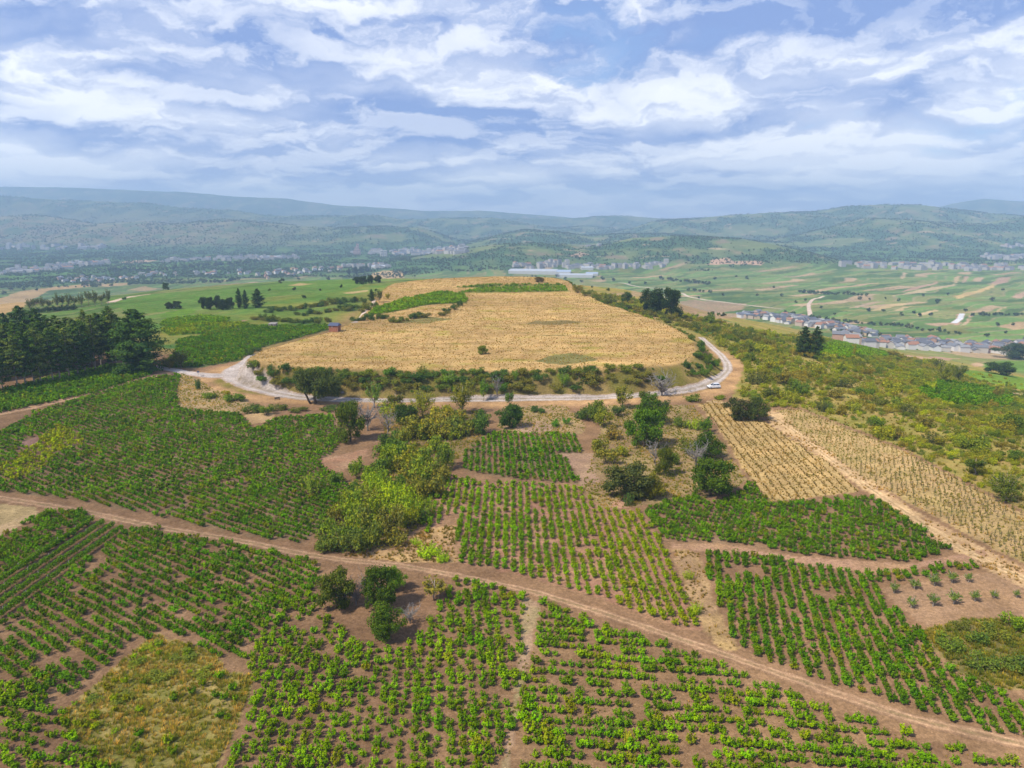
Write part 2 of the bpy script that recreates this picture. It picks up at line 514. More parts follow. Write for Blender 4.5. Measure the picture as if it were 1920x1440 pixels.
def ground_color(x, y, z, parts):
    d, m = parts
    n = x.shape[0]
    r = np.hypot(x, y)
    # ragged edges: look the outlines up at slightly wandering positions
    wa = np.clip(r / 250, 0.4, 6)
    wx = x + fbm(x / (2.2 * wa), y / (2.2 * wa), 3, 0.6) * 1.3 * wa
    wy = y + fbm(x / (2.2 * wa) + 50, y / (2.2 * wa) + 50, 3, 0.6) * 1.6 * wa
    f1 = fbm(x / 9, y / 9, 4)
    f2 = fbm(x / 35 + 5, y / 35, 4)
    f3 = fbm(x / 3 + 9, y / 3, 3)
    c = np.tile(SOIL, (n, 1))
    c = lerp(c, SOIL2, np.clip(f2 * 1.2 + 0.3, 0, 1))
    c = lerp(c, TAN * 0.9, sstep(f1 + f3 * 0.5, 0.15, 0.6) * 0.5)
    # weedy slopes round the plateau
    sl = sstep(d, -5, 18)
    scr = lerp(np.tile(OLIVE, (n, 1)), np.array((0.29, 0.20, 0.072)), np.clip(f2 * 1.6 + f1 * 0.7 + 0.35, 0, 1))
    scr = lerp(scr, DGREEN * 1.4, sstep(fbm(x / 25 + 31, y / 25, 4), 0.12, 0.45))
    c = lerp(c, scr, sl)
    # left slope: vineyards and hedged fields
    lf = sl * sstep(-x, 90, 130) * sstep(y, 330, 420)
    c = lerp(c, lerp(np.tile(np.array((0.085, 0.16, 0.028)), (n, 1)), OLIVE, np.clip(f2 + 0.3, 0, 1)), lf)
    # the valley floor: parcels in strips
    vf = np.maximum(sstep(d, 330, 560), sstep(d, 70, 170) * sstep(-x, 60, 110) * sstep(y, 380, 450))
    ang = np.where(x > 300, R(38), R(78))
    uu = x * np.cos(ang) + y * np.sin(ang)
    vv = -x * np.sin(ang) + y * np.cos(ang)
    vv = vv + fbm(x / 400, y / 400, 2) * 130
    uu = uu + fbm(x / 500 + 9, y / 500, 2) * 120
    si = np.floor(vv / 30)
    ci = np.floor(uu / (190) + hash01(si.astype(np.int64)) * 7)
    h1 = hash01(si.astype(np.int64), ci.astype(np.int64))
    h2 = hash01(si.astype(np.int64) + 77, ci.astype(np.int64) + 13)
    par = lerp(np.tile(FAR_GREEN * 0.62, (n, 1)), FAR_GREEN * 1.4, h1)
    par = lerp(par, np.array((0.19, 0.19, 0.06)), sstep(h2, 0.62, 0.72) * 0.8)
    par = lerp(par, np.array((0.35, 0.245, 0.14)), (h2 > 0.93) * 0.9)
    edge = np.minimum(np.mod(vv / 30, 1), 1 - np.mod(vv / 30, 1)) * 30
    par = lerp(par, np.array((0.28, 0.21, 0.115)), sstep(edge, 4.0, 1.0) * (h1 > 0.45) * 0.75)
    par = lerp(par, FOREST * 0.9, sstep(edge, 3.2, 1.0) * (h1 < 0.30) * 0.9)
    par = lerp(par, OLIVE * 0.8, sstep(fbm(x / 90 + 2, y / 90, 4), 0.2, 0.45) * 0.7)
    c = lerp(c, par, vf)
    # wooded river plain further out
    wd = vf * sstep(y + fbm(x / 500, y / 250, 4) * 500 - np.clip(x, -1500, 2000) * 0.35, 2500, 2900)
    wc = lerp(np.tile(FOREST * 1.25, (n, 1)), FAR_GREEN, sstep(fbm(x / 140, y / 140, 4), 0.0, 0.4))
    c = lerp(c, wc, wd)
    # hills: woods, heath and bare clearings
    hh = sstep(z - VAL, 14, 45) * sstep(y, 1900, 2500)
    q1 = fbm(x / 330 + 40, y / 330, 5, 0.55)
    q2 = fbm(x / 120 + 80, y / 160, 5, 0.6)
    hc = lerp(np.tile(FOREST * 1.15, (n, 1)), np.array((0.135, 0.165, 0.055)), sstep(q1 + q2 * 0.35, -0.10, 0.22))
    hc = lerp(hc, np.array((0.23, 0.165, 0.10)), sstep(q2 + q1 * 0.2, 0.16, 0.38) * 0.8)
    hc = lerp(hc, np.array((0.40, 0.29, 0.18)), sstep(fbm(x / 150 + 5, y / 60 + 8, 4), 0.34, 0.44) * 0.8)
    dry_left = sstep(-x, 900, 2200) * sstep(y, 7200, 6200)
    hc = lerp(hc, lerp(np.tile(np.array((0.24, 0.19, 0.10)), (n, 1)), FOREST * 1.6, sstep(q2, -0.05, 0.25)), dry_left * 0.75)
    c = lerp(c, hc, hh)
    # the dry flat-topped hill
    top = sstep(m + f1 * 2.5, -2.0, 1.0)
    mc = lerp(np.tile(DRY, (n, 1)), np.array((0.33, 0.19, 0.075)), np.clip(f1 * 0.9 + f3 * 0.5 + 0.25, 0, 1) * 0.8)
    mc = lerp(mc, np.array((0.25, 0.215, 0.04)), sstep(fbm(x / 22 + 3, y / 11, 4, 0.6), 0.10, 0.42) * 0.75)
    mc = lerp(mc, np.array((0.15, 0.13, 0.045)), sstep(fbm(x / 40 + 13, y / 9 + 4, 4, 0.6), 0.34, 0.48) * 0.7)
    mc = mc * (1 + 0.42 * fbm(x / 70 + 8, y / 7, 4, 0.6) + 0.16 * fbm(x / 160, y / 40 + 3, 3))[:, None]
    c = lerp(c, mc, top)
    bank = sstep(m, -15, -11) * (1 - top)
    bc = lerp(np.tile(np.array((0.23, 0.165, 0.06)), (n, 1)), OLIVE * 0.75, sstep(f1, -0.25, 0.15))
    c = lerp(c, bc, bank)
    verge = sstep(m, -26, -17) * (1 - bank) * (1 - top) * (y < 345)
    c = lerp(c, np.array((0.40, 0.245, 0.115)), verge * np.clip(0.8 + f1, 0, 1))

    def put(name, col, amt=1.0, var=0.0, col2=None):
        msk = G(name, wx, wy)
        if not msk.any():
            return
        cc = np.tile(np.asarray(col, float), (msk.sum(), 1))
        if col2 is not None:
            cc = lerp(cc, np.asarray(col2, float), np.clip(f1[msk] * 1.3 + f3[msk] * 0.8 + 0.35 + var, 0, 1))
        c[msk] = c[msk] * (1 - amt) + cc * amt
    put("left_strip", SOIL * 0.9, col2=(0.14, 0.12, 0.05))
    put("left_field", SOIL * 0.92, col2=(0.19, 0.135, 0.075))
    put("left_low", SOIL, col2=TAN * 0.85)
    put("corner", SOIL, col2=TAN * 0.8)
    put("front_mid", SOIL, col2=SOIL2)
    put("front_right", SOIL2, col2=SOIL * 0.9)
    put("mid_upper", SOIL * 0.95, col2=(0.17, 0.13, 0.07))
    put("mid_main", (0.25, 0.135, 0.085), col2=TAN * 0.85)
    put("right_upper", SOIL * 0.95, col2=(0.20, 0.13, 0.075))
    put("right_low", SOIL * 0.95, col2=(0.23, 0.14, 0.08))
    put("orchard", (0.27, 0.17, 0.10), col2=TAN * 0.95)
    put("rough", (0.13, 0.115, 0.035), col2=(0.21, 0.16, 0.06))
    put("weeds", (0.18, 0.165, 0.04), col2=(0.33, 0.245, 0.09))
    put("straw", STRAW, col2=(0.33, 0.235, 0.10))
    put("young", (0.36, 0.245, 0.115), col2=(0.30, 0.22, 0.085))
    put("tracktan", (0.44, 0.30, 0.155), col2=TAN)
    put("slope", (0.185, 0.165, 0.04), col2=(0.27, 0.19, 0.065))
    put("hollow", (0.25, 0.165, 0.085), col2=(0.30, 0.22, 0.10))
    put("glade", (0.215, 0.145, 0.075), col2=(0.27, 0.205, 0.085))
    put("thicket", (0.16, 0.115, 0.05), col2=(0.22, 0.15, 0.07))
    put("grass_wedge", (0.38, 0.25, 0.11), col2=TAN)
    put("path_mid", (0.29, 0.19, 0.12), col2=(0.25, 0.20, 0.095))
    put("gap", (0.27, 0.175, 0.095), col2=STRAW * 0.9)
    put("gap_hor", (0.30, 0.18, 0.115), col2=TAN)
    put("left_mesa_vines", (0.12, 0.13, 0.05), col2=(0.08, 0.12, 0.03))
    put("lg1", (0.14, 0.20, 0.02), col2=(0.10, 0.17, 0.02))
    put("lg2", (0.115, 0.20, 0.018), col2=(0.14, 0.2, 0.03))
    put("lg3", (0.11, 0.19, 0.02), col2=(0.08, 0.15, 0.03))
    put("lpink", (0.35, 0.21, 0.14))
    put("mesa_vines", (0.12, 0.16, 0.03), col2=(0.22, 0.18, 0.05))
    put("mesa_strip", (0.12, 0.15, 0.03), col2=(0.25, 0.19, 0.05))
    put("mesa_strip2", (0.14, 0.15, 0.035), col2=(0.25, 0.19, 0.05))
    for nm, col, col2 in FAR_PATCH:
        put(nm, col, 0.92, 0, col2)
    return c


# fields, clearings and lanes of the valley that read in the photograph
_fp = [
    ([(0, 560), (40, 546), (120, 536), (175, 532), (172, 537), (90, 545), (60, 560), (45, 575), (10, 590), (-60, 600), (-60, 565)], (0.44, 0.28, 0.12), (0.38, 0.25, 0.11)),
    ([(170, 535), (240, 530), (247, 533), (200, 538)], (0.42, 0.28, 0.14), None),
    ([(240, 543), (270, 537), (305, 541), (270, 546)], (0.36, 0.25, 0.12), None),
    ([(220, 492), (270, 487), (300, 488), (260, 494)], (0.45, 0.31, 0.2), None),
    ([(0, 520), (60, 512), (130, 507), (210, 499), (330, 492), (470, 490), (440, 497), (330, 503), (240, 506), (120, 516), (40, 526)], (0.095, 0.18, 0.03), (0.08, 0.15, 0.03)),
    ([(200, 560), (330, 548), (480, 536), (620, 522), (700, 528), (650, 545), (520, 555), (380, 575), (260, 590), (210, 575)], (0.075, 0.165, 0.026), (0.135, 0.175, 0.045)),
    ([(690, 522), (700, 512), (720, 507), (757, 508), (757, 520), (730, 524)], (0.42, 0.28, 0.12), None),
    ([(540, 535), (560, 531), (592, 532), (560, 536)], (0.36, 0.26, 0.12), None),
    ([(640, 549), (670, 546), (690, 543), (690, 546), (660, 551)], (0.36, 0.26, 0.12), None),
    ([(1688, 548), (1700, 543), (1760, 527), (1760, 531), (1720, 542)], (0.34, 0.21, 0.14), None),
    ([(1672, 555), (1720, 544), (1790, 531), (1795, 534), (1730, 549)], (0.36, 0.27, 0.15), None),
    ([(1788, 556), (1830, 545), (1862, 532), (1868, 536), (1830, 551), (1795, 560)], (0.42, 0.29, 0.12), None),
    ([(1860, 533), (1872, 520), (1895, 519), (1890, 530)], (0.33, 0.21, 0.14), None),
    ([(1788, 523), (1793, 517), (1799, 517), (1796, 530), (1788, 531)], (0.38, 0.27, 0.14), None),
    ([(1803, 530), (1808, 518), (1815, 518), (1813, 529)], (0.33, 0.21, 0.14), None),
    ([(1688, 522), (1694, 511), (1700, 511), (1694, 523)], (0.38, 0.27, 0.15), None),
    ([(1590, 579), (1630, 567), (1655, 565), (1620, 575)], (0.33, 0.23, 0.14), None),
    ([(1630, 583), (1660, 572), (1695, 568), (1700, 571), (1665, 578)], (0.40, 0.29, 0.14), None),
    ([(1660, 586), (1690, 577), (1715, 573), (1690, 582)], (0.40, 0.29, 0.15), None),
    ([(1715, 590), (1755, 580), (1760, 583), (1730, 591)], (0.40, 0.29, 0.15), None),
    ([(1860, 585), (1884, 574), (1887, 576), (1870, 586)], (0.40, 0.29, 0.15), None),
    ([(1895, 557), (1920, 546), (1960, 540), (1960, 548), (1910, 560)], (0.36, 0.23, 0.15), None),
    ([(1790, 612), (1796, 588), (1803, 588), (1800, 607)], (0.36, 0.21, 0.14), None),
    ([(1800, 612), (1820, 590), (1826, 587), (1815, 605)], (0.38, 0.25, 0.16), None),
    ([(1735, 607), (1790, 604), (1800, 607), (1760, 612)], (0.34, 0.22, 0.14), None),
    ([(1870, 612), (1900, 604), (1990, 600), (1990, 612), (1900, 618)], (0.36, 0.24, 0.12), (0.33, 0.22, 0.13)),
    ([(1326, 496), (1335, 486), (1360, 483), (1375, 490), (1420, 489), (1432, 492), (1430, 497), (1370, 495)], (0.46, 0.28, 0.18), (0.36, 0.24, 0.15)),
    ([(1065, 480), (1090, 473), (1105, 477), (1085, 482)], (0.36, 0.24, 0.15), None),
    ([(1275, 565), (1300, 562), (1400, 570), (1390, 582), (1300, 590), (1275, 580)], (0.30, 0.19, 0.12), (0.19, 0.16, 0.07)),
    ([(1230, 590), (1290, 588), (1380, 588), (1400, 594), (1300, 600)], (0.33, 0.21, 0.13), (0.2, 0.16, 0.07)),
    ([(1135, 550), (1210, 548), (1210, 556), (1160, 556)], (0.35, 0.24, 0.14), (0.2, 0.17, 0.07)),
    ([(1500, 660), (1570, 640), (1640, 655), (1680, 668), (1600, 672), (1540, 668)], (0.09, 0.20, 0.02), (0.075, 0.165, 0.025)),
    ([(1660, 662), (1720, 668), (1800, 672), (1780, 676), (1690, 670)], (0.36, 0.23, 0.15), None),
    ([(1705, 738), (1760, 715), (1850, 725), (1900, 742), (1890, 764), (1800, 762), (1740, 748)], (0.055, 0.115, 0.035), (0.16, 0.13, 0.06)),
    ([(1800, 692), (1860, 698), (1990, 720), (1990, 745), (1900, 728), (1800, 704)], (0.115, 0.20, 0.02), (0.10, 0.17, 0.02)),
    ([(1830, 682), (1880, 676), (1990, 680), (1990, 696), (1860, 692)], (0.10, 0.19, 0.02), (0.11, 0.17, 0.03)),
    ([(1868, 735), (1905, 737), (1990, 745), (1990, 752), (1900, 746)], (0.42, 0.29, 0.17), None),
    ([(1820, 682), (1838, 680), (1845, 684), (1828, 690)], (0.38, 0.25, 0.15), None),
    ([(1660, 697), (1690, 694), (1700, 699), (1672, 702)], (0.40, 0.28, 0.16), None),
    ([(940, 800), (1010, 790), (1060, 802), (1000, 812)], (0.30, 0.20, 0.13), None),
    ([(600, 860), (650, 850), (690, 840), (690, 855), (640, 885), (610, 880)], (0.31, 0.17, 0.10), (0.33, 0.22, 0.13)),
    ([(40, 830), (70, 818), (78, 828), (60, 842), (45, 840)], (0.24, 0.14, 0.11), None),
    ([(0, 985), (70, 958), (80, 962), (0, 1006), (-60, 1030), (-60, 1000)], (0.40, 0.28, 0.15), (0.33, 0.24, 0.12)),
    ([(-60, 1000), (-60, 935), (0, 945), (75, 950), (70, 958), (0, 985)], (0.34, 0.25, 0.12), (0.28, 0.21, 0.10)),
    ([(340, 700), (372, 712), (400, 730), (450, 745), (480, 770), (430, 775), (340, 765), (330, 740)], (0.30, 0.21, 0.11), (0.36, 0.25, 0.12)),
    ([(455, 780), (470, 770), (520, 775), (510, 790), (470, 795)], (0.42, 0.28, 0.14), (0.3, 0.2, 0.1)),
    ([(1150, 940), (1185, 935), (1190, 950), (1140, 955)], (0.33, 0.19, 0.12), None),
    ([(1050, 850), (1110, 850), (1120, 905), (1090, 912), (1075, 880)], (0.28, 0.18, 0.12), (0.33, 0.22, 0.13)),
    ([(985, 607), (1010, 601), (1060, 600), (1095, 604), (1050, 609)], (0.16, 0.125, 0.05), None),
    ([(1005, 678), (1030, 666), (1070, 662), (1110, 668), (1120, 676), (1060, 684)], (0.15, 0.14, 0.05), (0.12, 0.12, 0.04)),
    ([(740, 605), (800, 594), (850, 598), (800, 606)], (0.11, 0.12, 0.04), (0.2, 0.16, 0.06)),
]
FAR_PATCH = []
for i, (pts, col, col2) in enumerate(_fp):
    nm = "fp%d" % i
    WREG[nm] = wpoly(pts)
    FAR_PATCH.append((nm, col, col2))

# ---------------------------------------------------------------- materials


def new_mat(name):
    m = bpy.data.materials.new(name)
    m.use_nodes = True
    t = m.node_tree
    t.nodes.clear()
    out = N(t, "ShaderNodeOutputMaterial")
    return m, t, out


def plain_mat(name, col, rough=0.7, noise=0.15, nscale=3.0, bump=0.0, metallic=0.0, spec=0.3):
    m, t, out = new_mat(name)
    geo = N(t, "ShaderNodeNewGeometry")
    n = noise_n(t, geo.outputs["Position"], nscale, 4)
    lo = tuple(v * (1 - noise) for v in col)
    hi = tuple(min(1, v * (1 + noise)) for v in col)
    c = mixc(t, n, lo, hi)
    b = N(t, "ShaderNodeBsdfPrincipled")
    b.inputs["Roughness"].default_value = rough
    b.inputs["Metallic"].default_value = metallic
    b.inputs["Specular IOR Level"].default_value = spec
    t.links.new(c, b.inputs["Base Color"])
    if bump:
        bn = N(t, "ShaderNodeBump")
        bn.inputs["Strength"].default_value = 0.4
        bn.inputs["Distance"].default_value = bump
        t.links.new(n, bn.inputs["Height"])
        t.links.new(bn.outputs[0], b.inputs["Normal"])
    t.links.new(b.outputs[0], out.inputs[0])
    return m


def ground_mat():
    m, t, out = new_mat("ground_soil_grass")
    at = N(t, "ShaderNodeAttribute", attribute_name="Col")
    geo = N(t, "ShaderNodeNewGeometry")
    pos = geo.outputs["Position"]
    a = noise_n(t, pos, 1.6, 5, 0.65)
    b = noise_n(t, pos, 0.16, 5, 0.6)
    c = noise_n(t, pos, 0.012, 5, 0.6)
    fine = noise_n(t, pos, 5.5, 3, 0.7)
    vo = N(t, "ShaderNodeTexVoronoi")
    vo.inputs["Scale"].default_value = 1.3
    t.links.new(pos, vo.inputs["Vector"])
    stone = smooth(t, vo.outputs["Distance"], 0.17, 0.10, 1.0, 1.35)
    f = math_n(t, "MULTIPLY", smooth(t, fine, 0.3, 0.7, 0.80, 1.20), stone)
    f = math_n(t, "MULTIPLY", f, smooth(t, a, 0.25, 0.75, 0.72, 1.28))
    f = math_n(t, "MULTIPLY", f, smooth(t, b, 0.25, 0.75, 0.80, 1.20))
    f = math_n(t, "MULTIPLY", f, smooth(t, c, 0.25, 0.75, 0.82, 1.18))
    col = vmath(t, "MULTIPLY", at.outputs["Color"], None)
    cmb = N(t, "ShaderNodeCombineXYZ")
    for i in range(3):
        t.links.new(f, cmb.inputs[i])
    t.links.new(cmb.outputs[0], col.node.inputs[1])
    bs = N(t, "ShaderNodeBsdfDiffuse")
    bs.inputs["Roughness"].default_value = 0.8
    t.links.new(col, bs.inputs["Color"])
    bn = N(t, "ShaderNodeBump")
    bn.inputs["Strength"].default_value = 0.55
    bn.inputs["Distance"].default_value = 0.2
    t.links.new(a, bn.inputs["Height"])
    t.links.new(bn.outputs[0], bs.inputs["Normal"])
    t.links.new(bs.outputs[0], out.inputs[0])
    return m


def foliage_mat(name, instanced, transl=0.25):
    m, t, out = new_mat(name)
    if instanced:
        tint = N(t, "ShaderNodeAttribute", attribute_name="tint", attribute_type="INSTANCER").outputs["Color"]
    else:
        tint = N(t, "ShaderNodeObjectInfo").outputs["Color"]
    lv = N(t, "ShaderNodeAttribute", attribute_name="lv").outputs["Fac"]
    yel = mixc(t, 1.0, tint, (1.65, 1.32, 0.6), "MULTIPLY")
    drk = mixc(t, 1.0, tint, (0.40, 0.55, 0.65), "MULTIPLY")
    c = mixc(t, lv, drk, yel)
    d = N(t, "ShaderNodeBsdfDiffuse")
    t.links.new(c, d.inputs["Color"])
    tr = N(t, "ShaderNodeBsdfTranslucent")
    t.links.new(mixc(t, 1.0, c, (1.2, 1.25, 0.7), "MULTIPLY"), tr.inputs["Color"])
    mx = N(t, "ShaderNodeMixShader")
    mx.inputs[0].default_value = transl
    t.links.new(d.outputs[0], mx.inputs[1])
    t.links.new(tr.outputs[0], mx.inputs[2])
    t.links.new(mx.outputs[0], out.inputs[0])
    return m


def tint_mat(name, rough=0.8, instanced=False, nscale=0.8):
    """walls, roofs: colour from the object, weathered by noise"""
    m, t, out = new_mat(name)
    if instanced:
        tint = N(t, "ShaderNodeAttribute", attribute_name="tint", attribute_type="INSTANCER").outputs["Color"]
    else:
        tint = N(t, "ShaderNodeObjectInfo").outputs["Color"]
    geo = N(t, "ShaderNodeNewGeometry")
    n = noise_n(t, geo.outputs["Position"], nscale, 4)
    c = mixc(t, n, mixc(t, 1.0, tint, (0.8, 0.8, 0.8), "MULTIPLY"), mixc(t, 1.0, tint, (1.15, 1.13, 1.1), "MULTIPLY"))
    b = N(t, "ShaderNodeBsdfPrincipled")
    b.inputs["Roughness"].default_value = rough
    t.links.new(c, b.inputs["Base Color"])
    t.links.new(b.outputs[0], out.inputs[0])
    return m


M_GROUND = ground_mat()
M_LEAF = foliage_mat("leaf_object", False)
M_LEAF_I = foliage_mat("leaf_scattered", True)
M_BLADE = foliage_mat("grass_blade", True, 0.5)
M_BARK = plain_mat("bark_brown", (0.11, 0.08, 0.055), 0.9, 0.3, 4, 0.05)
M_BARK_PALE = plain_mat("bark_pale", (0.30, 0.25, 0.20), 0.9, 0.3, 4, 0.05)
M_DEAD = plain_mat("dead_wood_grey", (0.23, 0.205, 0.185), 0.9, 0.25, 4)
M_WALL = tint_mat("house_render")
M_ROOF = tint_mat("house_roof", 0.6)

# ---------------------------------------------------------------- mesh helpers


def mesh_from(name, verts, faces, mat=None, smooth_shade=False):
    me = bpy.data.meshes.new(name)
    me.from_pydata([tuple(v) for v in verts], [], faces)
    if mat:
        me.materials.append(mat)
    if smooth_shade:
        me.polygons.foreach_set("use_smooth", [True] * len(me.polygons))
    me.update()
    return me


def quads_mesh(name, V, mat, lv=None, smooth_shade=False):
    """V: (n,4,3)"""
    n = V.shape[0]
    me = bpy.data.meshes.new(name)
    me.vertices.add(n * 4)
    me.vertices.foreach_set("co", V.reshape(-1).astype(np.float32))
    me.loops.add(n * 4)
    me.loops.foreach_set("vertex_index", np.arange(n * 4, dtype=np.int32))
    me.polygons.add(n)
    me.polygons.foreach_set("loop_start", np.arange(0, n * 4, 4, dtype=np.int32))
    me.update(calc_edges=True)
    if lv is not None:
        at = me.attributes.new("lv", "FLOAT", "POINT")
        at.data.foreach_set("value", np.repeat(lv, 4).astype(np.float32))
    me.materials.append(mat)
    me.validate()
    return me


def link(o, parent=None):
    COL.objects.link(o)
    if parent is not None:
        o.parent = parent
    return o


def obj(name, me, parent=None, loc=None, color=None):
    o = bpy.data.objects.new(name, me)
    if loc is not None:
        o.location = loc
    if color is not None:
        o.color = (*color, 1.0)
    return link(o, parent)


def tag(o, label=None, cat=None, group=None, kind=None):
    if label:
        o["label"] = label
    if cat:
        o["category"] = cat
    if group:
        o["group"] = group
    if kind:
        o["kind"] = kind
    return o


def grid_mesh(name, X, Y, Z, colors, mat):
    nr, nc = X.shape
    me = bpy.data.meshes.new(name)
    co = np.stack([X, Y, Z], -1).reshape(-1, 3)
    me.vertices.add(nr * nc)
    me.vertices.foreach_set("co", co.reshape(-1).astype(np.float32))
    i = np.arange(nr * nc).reshape(nr, nc)
    q = np.stack([i[:-1, :-1], i[:-1, 1:], i[1:, 1:], i[1:, :-1]], -1).reshape(-1, 4)
    me.loops.add(q.size)
    me.loops.foreach_set("vertex_index", q.reshape(-1).astype(np.int32))
    me.polygons.add(len(q))
    me.polygons.foreach_set("loop_start", np.arange(0, q.size, 4, dtype=np.int32))
    me.polygons.foreach_set("use_smooth", np.ones(len(q), bool))
    me.update(calc_edges=True)
    at = me.attributes.new("Col", "FLOAT_COLOR", "POINT")
    c4 = np.ones((nr * nc, 4), np.float32)
    c4[:, :3] = colors
    at.data.foreach_set("color", c4.reshape(-1))
    me.materials.append(mat)
    return me


# ---------------------------------------------------------------- ground sheet
Cg = ground_color(Xg.ravel(), Yg.ravel(), Zg.ravel(), _pp)
ground = obj("ground", grid_mesh("ground", Xg, Yg, Zg, Cg, M_GROUND))
tag(ground, "brown vineyard soil, dry grassland and the green valley floor", kind="structure")

# ---------------------------------------------------------------- roads and tracks


ROAD_PTS = []


def ribbon(name, pts, width, cols, lift=0.09, seed=0, rut=True, label=None, rag=0.25):
    """pts: photo pixels of the centre line; width: metres (number or list); laid on the terrain"""
    L = wline(pts, 14)[:, :2]
    w0 = np.interp(np.linspace(0, 1, len(L)), np.linspace(0, 1, len(width)), width) if hasattr(width, "__len__") else np.full(len(L), width)
    seg = np.r_[0, np.cumsum(np.hypot(*np.diff(L, axis=0).T))]
    n = int(seg[-1] / 0.8)
    s = np.linspace(0, seg[-1], n)
    # smooth the line a little
    x = np.interp(s, seg, L[:, 0])
    y = np.interp(s, seg, L[:, 1])
    k = 9
    ker = np.ones(k) / k
    xp = np.convolve(np.r_[[x[0]] * (k // 2), x, [x[-1]] * (k // 2)], ker, "valid")
    yp = np.convolve(np.r_[[y[0]] * (k // 2), y, [y[-1]] * (k // 2)], ker, "valid")
    x, y = xp, yp
    w = np.interp(s, seg, w0)
    ROAD_PTS.append(np.stack([x, y, w / 2], -1)[::3])
    tx, ty = np.gradient(x), np.gradient(y)
    l = np.hypot(tx, ty) + 1e-9
    nx, ny = -ty / l, tx / l
    m = 13
    u = np.linspace(-1, 1, m)
    rg_l = 1 + rag * pnoise(s / 2.3 + seed * 9.1, np.full(n, 1.3 + seed)) + rag * 0.8 * pnoise(s / 0.9 + seed, np.full(n, 7.7))
    rg_r = 1 + rag * pnoise(s / 2.1 + seed * 5.1, np.full(n, 4.3 + seed)) + rag * 0.8 * pnoise(s / 0.8 + seed, np.full(n, 3.7))
    off = np.where(u[None, :] < 0, u[None, :] * rg_l[:, None], u[None, :] * rg_r[:, None]) * (w[:, None] / 2)
    X = x[:, None] + nx[:, None] * off
    Y = y[:, None] + ny[:, None] * off
    Z = hfast(X.ravel(), Y.ravel()).reshape(X.shape) + lift
    Z[:, 0] -= lift * 0.9
    Z[:, -1] -= lift * 0.9
    base, rutc, edge = (np.array(c) for c in cols)
    U = np.broadcast_to(np.abs(u)[None, :], X.shape)
    c = np.tile(base, (X.size, 1))
    nn = fbm(X.ravel() / 1.7, Y.ravel() / 1.7, 3)
    if rut:
        c = lerp(c, rutc, (sstep(np.abs(U.ravel() - 0.47), 0.20, 0.06)) * np.clip(0.9 + nn, 0, 1))
        c = lerp(c, np.array((0.20, 0.155, 0.075)), sstep(U.ravel(), 0.26, 0.08) * np.clip(0.35 + nn * 1.6, 0, 0.85))
    else:
        c = lerp(c, rutc, np.clip(nn * 1.3 + 0.4, 0, 1))
    c = lerp(c, edge, sstep(U.ravel() + nn * 0.35, 0.7, 1.0) * 0.8)
    o = obj(name, grid_mesh(name, X, Y, Z, c, M_GROUND))
    tag(o, label, kind="structure")
    return o


GRAV = ((0.37, 0.31, 0.265), (0.44, 0.385, 0.35), (0.31, 0.205, 0.12))
DIRT = ((0.27, 0.165, 0.095), (0.37, 0.24, 0.14), (0.20, 0.125, 0.075))
ribbon("road", [(1314, 632), (1322, 640), (1338, 654), (1354, 668), (1364, 682), (1365, 694), (1354, 706), (1335, 718), (1305, 728), (1260, 736), (1200, 743), (1100, 747), (1000, 748),
                (900, 749), (800, 751), (720, 751), (640, 750), (570, 746), (520, 738), (475, 725), (440, 711), (425, 703)],
       [3.6, 4.0, 4.2, 4.2, 4.2, 4.2, 4.4, 4.6, 4.6, 4.6, 5, 5.5, 6.5, 7.5, 8, 8.5], GRAV, 0.10, 1, rag=0.12, label="pale gravel road curving round the foot of the dry hill")
ribbon("road", [(445, 716), (432, 703), (436, 692), (452, 683), (466, 672), (474, 664)], [8, 8.5, 7, 5, 4, 3.5], GRAV, 0.115, 2, False, rag=0.12, label="gravel branch climbing the flank of the dry hill")
ribbon("road", [(425, 704), (395, 705), (350, 699), (310, 691), (270, 685), (225, 682)], [9, 7.5, 5.5, 4.5, 4, 3.6], GRAV, 0.13, 3, False, rag=0.12, label="gravel branch running towards the pine wood")
ribbon("track", [(-60, 925), (0, 934), (90, 948), (170, 962), (300, 990), (400, 1006), (480, 1020), (560, 1038), (640, 1050), (760, 1062), (870, 1082), (1000, 1110), (1130, 1150), (1250, 1190),
                 (1370, 1232), (1480, 1270), (1580, 1306), (1700, 1346), (1800, 1370), (1920, 1396), (2000, 1415)],
       [3.2, 3.0, 2.8, 2.6, 2.4, 2.3, 2.2, 2.2, 2.3, 2.4, 2.4], DIRT, 0.08, 4, rag=0.3, label="brown dirt track crossing the vineyards")
ribbon("track", [(-60, 790), (0, 775), (60, 764), (120, 750), (180, 735), (240, 717), (300, 702), (345, 697)], [5, 4.5, 4, 4, 4, 6], ((0.36, 0.21, 0.12), (0.42, 0.26, 0.14), (0.40, 0.28, 0.15)), 0.08, 5,
       label="reddish dirt track between the upper vineyards")
ribbon("track", [(1320, 752), (1380, 758), (1440, 775), (1478, 800), (1540, 848), (1610, 902), (1700, 962), (1800, 1028), (1880, 1068), (1990, 1115)], [2.4, 2.6, 2.8, 2.8], ((0.42, 0.285, 0.15), (0.48, 0.33, 0.185), (0.42, 0.29, 0.14)), 0.08, 6,
       label="straw-coloured track between the dry fields")
ribbon("track", [(664, 606), (672, 597), (684, 585), (697, 572), (702, 562)], [3.5, 3.5, 3], ((0.42, 0.33, 0.26), (0.5, 0.4, 0.33), (0.3, 0.22, 0.12)), 0.1, 7, False, label="pale lane climbing beside the hill-top vines")
ribbon("track", [(1519, 592), (1517, 580), (1516, 570), (1523, 562), (1545, 555)], [9, 8, 7], ((0.44, 0.34, 0.27), (0.5, 0.4, 0.32), (0.4, 0.3, 0.2)), 0.3, 8, False, label="pale lane leaving the village up through the far vineyards")
